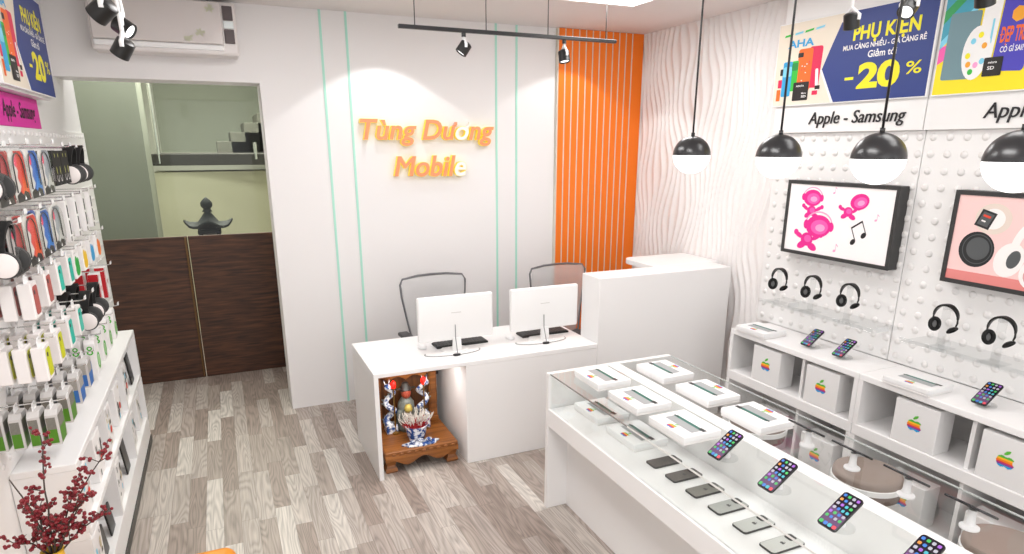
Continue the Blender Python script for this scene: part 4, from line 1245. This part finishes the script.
def headphones(label, matx, cup_col, group, hang=False):
    """local: X across the ears, Y up, Z forward; origin under the band centre at cup height"""
    t = thing('headphones', label, 'headphones', mat=matx, group=group)
    b = new_bm(); R = .075
    pts = [(R * 1.02 * cos(a), .035 + R * 1.05 * sin(a), 0) for a in [pi * k / 18 for k in range(19)]]
    rs = []
    t2 = bmesh.new(); rings = []
    for k, p in enumerate(pts):
        wd = .007 + .010 * sin(pi * k / 18); th = .0035 + .0035 * sin(pi * k / 18)
        d = Vector((p[0], p[1] - .035, 0)).normalized()
        rings.append([t2.verts.new(Vector(p) + d * a + Vector((0, 0, c))) for a, c in ((th, -wd), (th, wd), (-th, wd), (-th, -wd))])
    for p, q in zip(rings, rings[1:]):
        for i in range(4): t2.faces.new((p[i], p[(i + 1) % 4], q[(i + 1) % 4], q[i]))
    t2.faces.new(rings[0]); t2.faces.new(rings[-1][::-1]); bmesh.ops.recalc_face_normals(t2, faces=t2.faces)
    merge(b, t2); obj('headband', b, BLACK, t, True, 50)
    return t


def ring_headphones(label, y, z, first=[None]):
    M = FR((3.30, y, z)) @ Matrix.Scale(.8, 4)
    if first[0] is None:
        t = headphones(label, M, None, 'headphones on the clear shelves')
        for s in (-1, 1):
            b = new_bm(); tube(b, [(s * .0765, .035, 0), (s * .078, .012, 0), (s * .072, -.01, 0)], [.005, .006, .005], 8); obj('arm', b, BLACK, t, True)
        # left cup turned open towards the aisle, right cup seen from its edge
        A = Matrix.Translation((-.064, -.022, .0)) @ Matrix.Rotation(radians(58), 4, 'Y') @ Matrix.Rotation(radians(-12), 4, 'X')
        b = new_bm(); tube(b, [(.027 * cos(a), .035 * sin(a), .006) for a in [2 * pi * k / 28 for k in range(28)]], .0125, 10, M=A, closed=True); obj('cushion', b, BLACKS, t, True)
        b = new_bm(); lathe(b, [(0, -.016), (.028, -.014), (.036, -.004), (.034, .0), (0, .0)], n=24, M=A @ Matrix.Diagonal((.9, 1.15, 1, 1))); obj('cup', b, mat('cup_grey', '#6a6a6a', .4), t, True, 50)
        A = Matrix.Translation((.052, -.034, .0)) @ Matrix.Rotation(radians(42), 4, 'Z') @ Matrix.Rotation(radians(84), 4, 'X') @ Matrix.Scale(.85, 4)
        b = new_bm(); tube(b, [(.033 * cos(a), .027 * sin(a), .006) for a in [2 * pi * k / 28 for k in range(28)]], .010, 10, M=A, closed=True); obj('cushion', b, BLACKS, t, True)
        b = new_bm(); lathe(b, [(0, -.012), (.024, -.011), (.034, -.003), (.032, .0), (0, .0)], n=24, M=A); obj('cup', b, BLACK, t, True, 50)
        first[0] = t
    else: t = dup(first[0], label, mat=M)
    return t


def hp_stand(label, y, first=[None]):
    if first[0] is None:
        t = thing('headphone_stand', label, 'stand', (3.30, y, 1.0582), 0, 'clear headphone stands')
        b = new_bm(); box(b, (-.05, -.05, 0), (.05, .05, .006), .002, 1); obj('foot', b, ACRYL, t)
        b = new_bm(); box(b, (-.004, -.02, .006), (.004, .02, .222), .001, 1); cyl(b, (-.02, 0, .214), (.02, 0, .214), .012, n=16); obj('upright', b, ACRYL, t)
        first[0] = t; return t
    return dup(first[0], label, loc=(3.30, y, 1.0582))


for y, lab in ((3.12, 'farthest of three under the music screen'), (2.85, 'middle of three under the music screen'), (2.585, 'nearest of three under the music screen'), (2.02, 'under the left corner of the advert screen'), (1.755, 'nearest the right picture edge')):
    ring_headphones('black headphones on a clear stand, ' + lab, y, 1.194)
    hp_stand('clear stand holding the headphones ' + lab, y)

# ------------------------------------------------------------------ left display wall
t = thing('pegboard', 'white knobbed pegboard of the left wall behind the hanging accessories', 'pegboard', (XL, 0, 0))
b = new_bm(); box(b, (.001, 2.2, .842), (.014, 5.84, 2.145), .002, 1); obj('panel', b, PEG, t)
b = new_bm()
for i in range(41):
    for j in range(15):
        y = 2.26 + i * .0875; z = .90 + j * .0868
        lathe(b, [(.013, 0), (.011, .004), (0, .0065)], n=8, M=frame((.014, y, z), (0, 1, 0), (0, 0, 1)))
o = obj('knobs', b, D.materials['peg_knob'], t, True); o['kind'] = 'stuff'

# white base cabinet with open shelves
t = thing('base_cabinet', 'long low white cabinet with open shelves along the left wall', 'cabinet', (0, 0, 0))
cx0, cx1, ca_, cb_ = XL + .002, -.645, 2.85, 5.0
b = new_bm(); box(b, (cx0, ca_, .808), (cx1, cb_, .838), .003, 1); obj('top', b, LAM, t)
b = new_bm(); box(b, (cx0, ca_, .49), (cx1 - .002, cb_, .52), .002, 1); obj('shelf', b, LAM, t)
b = new_bm(); box(b, (cx0, ca_, .055), (cx1 - .002, cb_, .20), .002, 1); obj('plinth', b, LAM2, t)
b = new_bm(); box(b, (cx0, ca_ + .01, 0), (cx1 + .003, cb_ - .005, .055)); obj('kick_strip', b, BLACK, t)
for y in (ca_, 3.56, 4.27, cb_ - .03):
    for z0, z1 in ((.20, .49), (.52, .808)):
        b = new_bm(); box(b, (cx0, y, z0), (cx1 - (.003 if ca_ < y < 4.9 else 0), y + .03, z1)); obj('upright', b, LAM2, t)
b = new_bm(); box(b, (cx0, ca_ + .03, .20), (cx0 + .008, cb_ - .03, .808)); obj('back', b, LAM2, t)


def shelf_tablet(label, y, z, w, h, lean, first={}):
    key = (w, h)
    M = frame((-.672, y, z + .001), (0, 1, 0), (-sin(radians(lean)), 0, cos(radians(lean))))
    if key in first: return dup(first[key], label, mat=M)
    t = thing('tablet', label, 'tablet', mat=M, group='tablets in the base cabinet')
    b = new_bm(); prism(b, rrect(w, h, .01, 4, 0, h / 2), -.008, 0, .002); obj('body', b, BLACK, t, True, 40)
    b = new_bm(); flat(b, [(-w / 2 + .012, .014), (w / 2 - .012, .014), (w / 2 - .012, h - .014), (-w / 2 + .012, h - .014)], .0006); obj('screen', b, mat('tablet_screen', '#1b1c20', .3, spec=.3), t)
    first[key] = t; return t


def shelf_carton(label, y, z, seed):
    t = thing('accessory_box', label, 'box', (-.722, y, z), 0, 'printed boxes in the base cabinet')
    b = new_bm(); box(b, (-.04, -.085, 0), (.055, .085, .225), .003, 1); obj('carton', b, WCARD, t)
    r = random.Random(seed); b = new_bm(); M = FL((.0556, 0, 0))
    cols = [0, 0, 0, 1, 2, 3]
    for k in range(9):
        cx, cy = r.uniform(-.06, .06), r.uniform(.03, .2)
        flat(b, rrect(r.uniform(.012, .03), r.uniform(.015, .045), .004, 3, cx, cy), .0002 * k, M=M, mat=r.choice(cols))
    if seed % 2: flat(b, ell(.02, .09, .022, .02, 16), .0022, M=M, mat=4)
    obj('print', b, [DGREY, GREYW, mat('print_beige', '#cbbf9e', .5), CYANL, mat('print_scarlet', '#e0402a', .5)], t)


n_ = 0
for (ya, yb, yname) in ((2.88, 3.56, 'nearest'), (3.59, 4.27, 'middle'), (4.30, 4.97, 'farthest')):
    for z, zname in ((.52, 'upper'), (.20, 'lower')):
        n_ += 1
        if (yname, zname) in (('farthest', 'upper'), ('middle', 'lower')):
            shelf_tablet('black tablet standing in the %s shelf of the %s cabinet bay' % (zname, yname), yb - .16, z, .13, .20, 5)
        elif (yname, zname) == ('nearest', 'lower'):
            shelf_tablet('small black tablet standing in the lower shelf of the nearest cabinet bay, farther of two', yb - .14, z, .12, .14, 6)
            shelf_tablet('small black tablet standing in the lower shelf of the nearest cabinet bay, nearer of two', yb - .36, z, .12, .14, 6)
        else:
            shelf_carton('second printed white box in the %s shelf of the %s cabinet bay' % (zname, yname), yb - .16, z, n_ + 20)
        shelf_carton('printed white box in the %s shelf of the %s cabinet bay, nearer end' % (zname, yname), ya + .16, z, n_)

# hooks and hanging goods
COLY = [2.80 + .219 * k for k in range(8)]
ORDN = ['nearest', 'second', 'third', 'fourth', 'fifth', 'sixth', 'seventh', 'farthest']
ROWN = ['top', 'second', 'third', 'fourth', 'bottom']
DEPN = ['hook front', 'second on hook', 'third on hook', 'hook back']
TAGM = mat('tag_plastic', (.8, .8, .8), .3)
HOOK0 = [None]


def hook(y, z, label):
    if HOOK0[0] is None:
        t = thing('peg_hook', label, 'hook', (XL + .014, y, z), 0, 'peg hooks of the left wall')
        b = new_bm(); tube(b, [(0, 0, 0), (.21, 0, 0), (.232, 0, .002), (.238, 0, .02)], .0028, 6); obj('rod', b, SILVER, t, True)
        b = new_bm(); box(b, (0, -.014, -.02), (.004, .014, .014), .001, 1); obj('base_plate', b, TAGM, t)
        b = new_bm(); box(b, (.238, -.018, .004), (.241, .018, .022), .001, 1); obj('price_tag', b, TAGM, t)
        HOOK0[0] = t; return t
    return dup(HOOK0[0], label, loc=(XL + .014, y, z))


def at(dep, y, z):
    return FL((-.65 - .056 * dep, y, z))


PROTO = {}
BUBBLE = glassmat('clear_blister', (.985, .985, .985), .05, .1)


def hang(key, build, label, group, dep, y, z, gap=None):
    M = FL((-.65 - (gap or .056) * dep, y, z)) @ Matrix.Diagonal((1.36 if key.startswith('blister') else 1, 1, 1, 1))
    if key in PROTO:
        return dup(PROTO[key], label, group, mat=M)
    t = thing(build[0], label, build[1], mat=M, group=group)
    build[2](t); PROTO[key] = t
    return t


# all goods: local X along the wall, Y up, Z out of the wall; origin = hang point at front face
def case_box(col, h=.13):
    def f(t):
        b = new_bm(); box(b, (-.045, -.02 - h, -.042), (.045, -.02, 0), .003, 1); obj('carton', b, mat_('case_carton', lambda n: mat(n, (.84, .80, .785), .45)), t)
        b = new_bm(); prism(b, rrect(.062, h - .026, .012, 4, .004, -.02 - h / 2), .0004, .0018, .0005); obj('window', b, mat_('window_' + col, lambda n: mat(n, col, .4)), t)
        b = new_bm(); prism(b, rrect(.016, .016, .005, 3, -.012, -.055), .0018, .003); obj('camera_hole', b, mat_('camera_hole', lambda n: mat(n, '#3d3a3a', .4)), t)
        b = new_bm(); prism(b, [(-.03, -.021), (.03, -.021), (.026, -.004), (.016, .010), (-.016, .010), (-.026, -.004)], -.022, -.020); obj('hang_tab', b, WPL, t)
    return ('phone_case_box', 'phone case', f)


def mat_(name, mk):
    return D.materials[name] if name in D.materials else mk(name)


def wedge_pack(top, low, name):
    def f(t):
        m1 = mat_('pack_' + top, lambda n: mat(n, top, .5, noise=.25, nscale=160)); m2 = mat_('pack_' + low, lambda n: mat(n, low, .45)); mw = WCARD
        b = new_bm(); prism(b, [(-.05, -.155), (.05, -.155), (.05, -.035), (.03, -.018), (-.03, -.018), (-.05, -.035)], -.040, 0, .002); obj('carton', b, mat_('pack_shell', lambda n: mat(n, '#c9c6c4', .4)), t)
        b = new_bm(); z = .0006
        flat(b, [(-.044, -.09), (.036, -.09), (.036, -.04), (-.044, -.04)], z, mat=0); flat(b, [(-.044, -.15), (.03, -.15), (.046, -.10), (.046, -.055), (.036, -.055), (.036, -.09), (-.044, -.09)], z, mat=1)
        M = frame((-.0506, 0, -.02), (0, 0, 1), (0, 1, 0))
        flat(b, [(-.018, -.092), (.012, -.092), (.012, -.045), (-.018, -.045)], 0, M=M, mat=0); flat(b, [(-.018, -.148), (.012, -.148), (.012, -.092), (-.018, -.092)], 0, M=M, mat=1)
        M = frame((-.0506, 0, -.02), (0, 0, -1), (0, 1, 0))
        flat(b, [(-.012, -.092), (.018, -.092), (.018, -.045), (-.012, -.045)], 0.0, M=frame((-.0506, 0, -.02), (0, 0, 1), (0, 1, 0)) @ Matrix.Scale(-1, 4, (1, 0, 0)), mat=0)
        obj('print', b, [m1, m2], t)
        b = new_bm(); prism(b, [(-.03, -.02), (.03, -.02), (.02, .010), (-.02, .010)], -.022, -.020); obj('hang_tab', b, WPL, t)
    return (name, 'accessory pack', f)


def ring_pack(t):
    gr = mat_('ring_green', lambda n: mat(n, '#46b52c', .4))
    b = new_bm(); prism(b, [(-.05, -.185), (.05, -.185), (.05, -.03), (.035, -.012), (-.035, -.012), (-.05, -.03)], -.045, 0, .002); obj('carton', b, WCARD, t)
    b = new_bm(); o_ = ell(.005, -.128, .036, .042, 24); i_ = ell(.005, -.128, .023, .028, 24)
    for k in range(24): flat(b, [o_[k], o_[(k + 1) % 24], i_[(k + 1) % 24], i_[k]], .0006)
    flat(b, ell(.005, -.128, .018, .023, 20), .0006, mat=1)
    M = frame((-.0506, 0, -.0225), (0, 0, 1), (0, 1, 0))
    for cy, r in ((-.052, .012), (-.074, .014)):
        o_ = ell(0, cy, r, r * .9, 16); i_ = ell(0, cy, r * .5, r * .45, 16)
        for k in range(16): flat(b, [o_[k], o_[(k + 1) % 16], i_[(k + 1) % 16], i_[k]], 0, M=M)
    obj('print', b, [gr, mat_('ring_pale', lambda n: mat(n, '#a8dd97', .4))], t)
    b = new_bm(); prism(b, [(-.03, -.014), (.03, -.014), (.02, .010), (-.02, .010)], -.022, -.020); obj('hang_tab', b, WPL, t)


def blister(col, accent, pale='#c6c4c0'):
    def f(t):
        c1 = mat_('blister_' + col, lambda n: mat(n, col, .4)); c2 = mat_('blister_' + accent, lambda n: mat(n, accent, .4)); c3 = mat_('blister_' + pale, lambda n: mat(n, pale, .35)); k_ = mat_('blister_black', lambda n: mat(n, '#20201f', .4))
        b = new_bm(); prism(b, rrect(.15, .185, .03, 6, -.02, -.105), -.012, -.009, .001); obj('card', b, c3, t)
        b = new_bm(); z = -.0086
        edge = [(-.035, -.193), (-.05, -.165), (-.025, -.14), (-.045, -.11), (-.03, -.085), (-.05, -.06), (-.03, -.04), (-.045, -.016)]
        flat(b, edge + [(.03, -.016), (.05, -.03), (.052, -.05), (.052, -.193)], z, mat=0)
        flat(b, [(-.03, -.165), (.05, -.165), (.05, -.11), (.02, -.13), (.005, -.105), (-.012, -.14)], z + .0002, mat=1)
        flat(b, ell(-.045, -.05, .014, .022, 14, .2), z + .0006, mat=4)
        flat(b, [(-.085, -.195), (.048, -.195), (.04, -.168), (.0, -.158), (-.02, -.172), (-.045, -.158), (-.085, -.170)], z + .0006, mat=2)
        flat(b, [(-.015, -.19), (.005, -.19), (-.005, -.174)], z + .0008, mat=3)
        obj('print', b, [c1, c2, k_, WPRINT, mat_('blister_pink', lambda n: mat(n, '#d8365e', .4))], t)
        b = new_bm(); pts = [(-.03 + .05 * cos(a), -.075 + .052 * sin(a), -.004) for a in [pi * k / 16 for k in range(17)]]
        pts = [(-.085, -.16, -.004)] + pts[::-1] + [(.022, -.15, -.004)]
        tube(b, pts, .0022, 6); obj('headset_wire', b, mat_('wire_grey', lambda n: mat(n, '#4b4b4b', .4)), t, True)
        b = new_bm(); prism(b, rrect(.125, .165, .05, 8, -.025, -.098), -.0085, .006, .004); obj('clear_bubble', b, BUBBLE, t, True, 40)
    return ('blister_pack', 'accessory pack', f)


def black_pack(t):
    b = new_bm(); prism(b, rrect(.176, .15, .006, 3, 0, -.085), -.014, 0, .001); obj('carton', b, BLACKS, t)
    b = new_bm()
    for cx in (-.03, .04):
        o_ = ell(cx, -.115, .022, .03, 18, 0, 180, 360); i_ = ell(cx, -.115, .017, .024, 18, 0, 180, 360)
        for k in range(18): flat(b, [o_[k], o_[k + 1], i_[k + 1], i_[k]], .0005, mat=0)
        flat(b, ell(cx, -.095, .007, .018, 12), .0005, mat=1); flat(b, ell(cx, -.03, .006, .01, 10), .0005, mat=1)
    obj('print', b, [GREYW, mat_('lime_print', lambda n: mat(n, '#9a9c34', .5))], t)


def cable_pack(t):
    b = new_bm(); prism(b, rrect(.062, .19, .006, 3, .0, -.105), -.02, 0, .001); obj('carton', b, WCARD, t)
    b = new_bm(); flat(b, [(-.006, -.09), (.018, -.09), (.020, -.035), (-.002, -.03)], .0006); flat(b, [(-.006, -.165), (.018, -.165), (.020, -.105), (-.002, -.10)], .0006); flat(b, rrect(.034, .022, .004, 3, -.008, -.185), .0006, mat=1)
    obj('print', b, [BLACKS, mat_('cable_grey', lambda n: mat(n, '#8c8985', .5))], t)


def colour_card(col):
    def f(t):
        b = new_bm(); prism(b, rrect(.125, .135, .006, 3, 0, -.075), -.02, 0, .001); obj('carton', b, WCARD, t)
        b = new_bm(); flat(b, ell(.004, -.105, .05, .03, 16), .0006); flat(b, ell(-.012, -.075, .03, .034, 14), .0008); flat(b, ell(.03, -.08, .018, .028, 12), .0010)
        flat(b, [(-.045, -.03), (.0, -.03), (.0, -.024), (-.045, -.024)], .0006, mat=1)
        obj('print', b, [mat_('card_' + col, lambda n: mat(n, col, .45)), GREYW], t)
    return ('accessory_card', 'accessory pack', f)


def red_box(t):
    b = new_bm(); box(b, (-.04, -.19, -.05), (.04, -.012, 0), .002, 1); obj('carton', b, WCARD, t)
    b = new_bm(); M = frame((-.0404, 0, -.025), (0, 0, 1), (0, 1, 0)); flat(b, [(-.024, -.188), (.024, -.188), (.024, -.014), (-.024, -.014)], 0, M=M); flat(b, ell(.012, -.10, .010, .016, 12), .0006); flat(b, [(-.039, -.188), (-.028, -.188), (-.028, -.014), (-.039, -.014)], .0006)
    obj('red_print', b, mat_('box_red', lambda n: mat(n, '#b3121e', .45)), t)


def hung_phones(t):
    """over-ear headphones hanging by the band: ears along the wall"""
    b = new_bm()
    t2 = bmesh.new(); rings = []
    for k in range(19):
        a = pi * k / 18; wd = .012 + .012 * sin(a); p = Vector((.068 * cos(a), -.075 + .072 * sin(a), 0)); d = Vector((cos(a), sin(a), 0)); th = .007
        rings.append([t2.verts.new(p + d * u + Vector((0, 0, c))) for u, c in ((th, -wd), (th, wd), (-th, wd), (-th, -wd))])
    for p, q in zip(rings, rings[1:]):
        for i in range(4): t2.faces.new((p[i], p[(i + 1) % 4], q[(i + 1) % 4], q[i]))
    t2.faces.new(rings[0]); t2.faces.new(rings[-1][::-1]); bmesh.ops.recalc_face_normals(t2, faces=t2.faces); merge(b, t2)
    for s in (-1, 1): box(b, (s * .068 - .006, -.11, -.012), (s * .068 + .006, -.07, .012), .003, 1)
    obj('headband', b, BLACKS, t, True, 50)
    for s in (-1, 1):
        M = Matrix.Translation((s * .06, -.135, 0)) @ Matrix.Rotation(s * pi / 2, 4, 'Y')
        b = new_bm(); lathe(b, [(0, -.012), (.03, -.014), (.044, -.008), (.047, .004), (.045, .014), (0, .014)], n=28, M=M); obj('ear_cushion', b, mat_('cushion_grey', lambda n: mat(n, '#353535', .6)), t, True, 50)
        b = new_bm(); lathe(b, [(.041, .0142), (.040, .019), (.030, .023), (0, .024)], n=28, M=M); obj('ear_cap', b, mat_('cap_white', lambda n: mat(n, (.84, .78, .76), .4)), t, True, 50)


def colname(k): return ORDN[k] + ' hook column'


CASES = {2: [('coral', '#a8504a')] * 2 + [('turquoise', '#17b5a0')] * 2, 3: [('lime', '#c3c800')] * 2 + [('turquoise', '#17b5a0')] * 2}
NDEP = [4, 4, 3, 3]
for row, ztop in ((2, 1.605), (3, 1.37)):
    for c in range(4):
        cn, hx = CASES[row][c]
        for d in range(NDEP[c]):
            hang('case' + hx, case_box(hx), 'white phone case box with %s window, %s row, %s, %s' % (cn, ROWN[row], colname(c), DEPN[d]), 'hanging phone case boxes', d, COLY[c] + .005, ztop - .0)
        hook(COLY[c] + .005, ztop + .004, 'wire peg hook holding the phone case boxes, %s row, %s' % (ROWN[row], colname(c)))
ztop = 1.125
for c in range(4):
    nm, a_, b_ = (('green', '#77746c', '#4c8214') if c < 2 else ('blue', '#a39f98', '#2f68b0'))
    for d in range(NDEP[c]):
        hang('wedge' + nm, wedge_pack(a_, b_, 'accessory_pack'), 'grey and %s accessory pack, %s row, %s, %s' % (nm, ROWN[4], colname(c), DEPN[d]), 'hanging grey packs', d, COLY[c], ztop)
    hook(COLY[c], ztop + .004, 'wire peg hook holding grey and %s packs, bottom row, %s' % (nm, colname(c)))
for c in range(4, 8):
    for d in range(3 if c == 4 else 2):
        hang('ring', ('accessory_pack', 'accessory pack', ring_pack), 'white pack with green ring print, bottom row, %s, %s' % (colname(c), DEPN[d]), 'hanging green ring packs', d, COLY[c] + .02, 1.145, .06)
    hook(COLY[c] + .02, 1.149, 'wire peg hook holding green ring packs, bottom row, %s' % colname(c))
BL = [('red', '#a5232a', '#8e1f25', '#b3aeab'), ('orange-red', '#d43a2a', '#e2541c', '#d2cfc9'), ('blue', '#1f63b8', '#2f7fd0', '#d4d4cf'), ('silver', '#9aa2a8', '#c9ccc6', '#d9d7d2')]
for row, ztop in ((0, 2.055), (1, 1.822)):
    for c in range(4):
        nm, c1, c2, c3 = BL[c]
        for d in range(2):
            hang('blister' + nm, blister(c1, c2, c3), '%s blister pack, %s row, %s, %s' % (nm, ROWN[row], colname(c), DEPN[d]), 'hanging blister packs', d, COLY[c] - .022, ztop, .045)
        hook(COLY[c] - .045, ztop + .006, 'wire peg hook holding %s blister packs, %s row' % (nm, ROWN[row]))
for y, nm in ((3.60, 'nearer'), (3.78, 'farther')):
    for d in range(2):
        hang('black', ('accessory_pack', 'accessory pack', black_pack), '%s black pack with lime print, top row, %s' % (nm, DEPN[d]), 'hanging black packs', d, y, 2.045, .05)
    hook(y, 2.051, 'wire peg hook holding the %s black packs, top row' % nm)
for c in (6, 7):
    hang('phones', ('headphones', 'headphones', hung_phones), 'black headphones with white ear caps, top row, %s' % colname(c), 'hanging headphones', 0, COLY[c] - .18, 2.055)
    hook(COLY[c] - .18, 2.045, 'wire peg hook holding black headphones, top row, %s' % colname(c))
for row, z in ((0, 2.06), (1, 1.815)):
    for d in range(2):
        hang('phones', None, 'black headphones with pale ear caps at the left picture edge, %s row, %s' % (ROWN[row], DEPN[d]), 'hanging headphones', d + .25, 2.665, z, .075)
    hook(2.665, z - .008, 'wire peg hook at the left picture edge holding headphones, %s row' % ROWN[row])
for c in (4, 5):
    for d in range(2):
        hang('phones', None, 'black headphones with white ear caps, fourth row, %s, %s' % (colname(c), DEPN[d]), 'hanging headphones', d, COLY[c] + .0, 1.375, .09)
    hook(COLY[c], 1.367, 'wire peg hook holding black headphones, fourth row, %s' % colname(c))
for c in range(4, 8):
    hang('cable', ('cable_pack', 'accessory pack', cable_pack), 'slim white cable pack with black slits, second row, %s' % colname(c), 'hanging cable packs', 0, COLY[c] - .06, 1.825)
    hang('cable', None, 'slim white cable pack with black slits, second row, %s, behind another' % colname(c), 'hanging cable packs', 1, COLY[c] - .06, 1.825, .05)
    hook(COLY[c] - .06, 1.83, 'wire peg hook holding slim cable packs, second row, %s' % colname(c))
for c, (cn, hx) in zip(range(4, 8), (('green', '#1fa23c'), ('yellow', '#efc21c'), ('blue', '#35a0d8'), ('orange', '#f07a2a'))):
    hang('card' + hx, colour_card(hx), 'white card pack with %s picture, third row, %s' % (cn, colname(c)), 'hanging picture cards', 0, COLY[c] - .06, 1.60)
    hook(COLY[c] - .06, 1.604, 'wire peg hook holding the %s picture card, third row' % cn)
for c in (6, 7):
    for d in range(2):
        hang('redbox', ('accessory_box', 'accessory pack', red_box), 'white box with red side, fourth row, %s, %s' % (colname(c), DEPN[d]), 'hanging red sided boxes', d, COLY[c] + .01, 1.40, .07)
    hook(COLY[c] + .01, 1.395, 'wire peg hook holding red sided boxes, fourth row, %s' % colname(c))

# ------------------------------------------------------------------ berry branches in a yellow vase, orange ottoman
PX, PY = -.625, 2.27
t = thing('berry_plant', 'red berry branches in a tall yellow vase before the low cabinet end', 'plant', (PX, PY, 0))
b = new_bm(); lathe(b, [(0, 0), (.085, 0), (.09, .01), (.10, .15), (.11, .32), (.095, .50), (.06, .66), (.034, .74), (.030, .79), (.034, .80), (.027, .80), (.024, .76), (0, .74)], n=28); obj('vase', b, mat('vase_yellow', '#e2b63a', .35), t, True, 50)
rnd = random.Random(11)
STEM = mat('branch_bark', '#4a4038', .7); BERRY = mat('berry_red', '#7d1420', .35)
TIPS = [((.03, .02, .40), 1), ((.19, .03, .31), 1), ((.16, 0, .10), 1), ((.10, .05, .22), 1), ((-.09, -.02, .07), 1), ((-.07, .02, .27), 0), ((-.02, -.05, .22), 1), ((.06, -.06, .14), 1), ((.13, -.04, .20), 1), ((-.03, .06, .15), 1)]
for k, ((dx, dy, dz), berr) in enumerate(TIPS):
    p0 = Vector((dx * .08, dy * .08, .78)); p3 = Vector((dx, dy, .79 + dz)); mid = (p0 + p3) / 2 + Vector((rnd.uniform(-.015, .015), rnd.uniform(-.015, .015), .02))
    pts = [p0.lerp(mid, u / 4) if u <= 4 else mid.lerp(p3, (u - 4) / 4) for u in range(9)]
    pts = [p + Vector((rnd.uniform(-.003, .003), rnd.uniform(-.003, .003), 0)) for p in pts]
    b = new_bm(); tube(b, pts, [.0034 - .0002 * i for i in range(9)], 6)
    bb = new_bm()
    for i in range(2, 9):
        for q in range(2 if berr else 0):
            a = rnd.uniform(0, 2 * pi); ln = rnd.uniform(.015, .045); q0 = pts[i]; q1 = q0 + Vector((cos(a) * ln, sin(a) * ln, rnd.uniform(.005, .035)))
            tube(b, [q0, q1], [.0018, .001], 5)
            for m_ in range(5):
                u = rnd.uniform(.15, 1.1); c = q0.lerp(q1, u) + Vector((rnd.uniform(-.008, .008), rnd.uniform(-.008, .008), rnd.uniform(-.008, .008)))
                ball(bb, c, rnd.uniform(.0055, .0072), ico=1)
    br = obj('branch', b, STEM, t, True)
    if berr:
        o = obj('berries', bb, BERRY, br, True); o['kind'] = 'stuff'
    else: bb.free()
t = thing('ottoman', 'orange leather ottoman with rounded corners at the bottom picture edge', 'ottoman', (-.335, 2.475, 0), .0)
b = new_bm(); box(b, (-.23, -.25, .26), (.23, .24, .42), .05, 5); obj('cushion', b, ORANGE2, t, True, 60)
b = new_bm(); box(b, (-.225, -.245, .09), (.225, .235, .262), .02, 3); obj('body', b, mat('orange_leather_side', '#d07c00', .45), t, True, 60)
b = new_bm(); tube(b, [(-.232, -.2, .262), (-.232, .19, .262), (-.19, .242, .262), (.19, .242, .262), (.232, .19, .262), (.232, -.2, .262), (.19, -.252, .262), (-.19, -.252, .262)], .004, 6, closed=True); obj('piping', b, ORANGE2, t, True)
for sx in (-.18, .18):
    for sy in (-.2, .19):
        b = new_bm(); cyl(b, (sx, sy, 0), (sx, sy, .095), .014, .02, 14); obj('leg', b, BLACKM, t, True, 40)
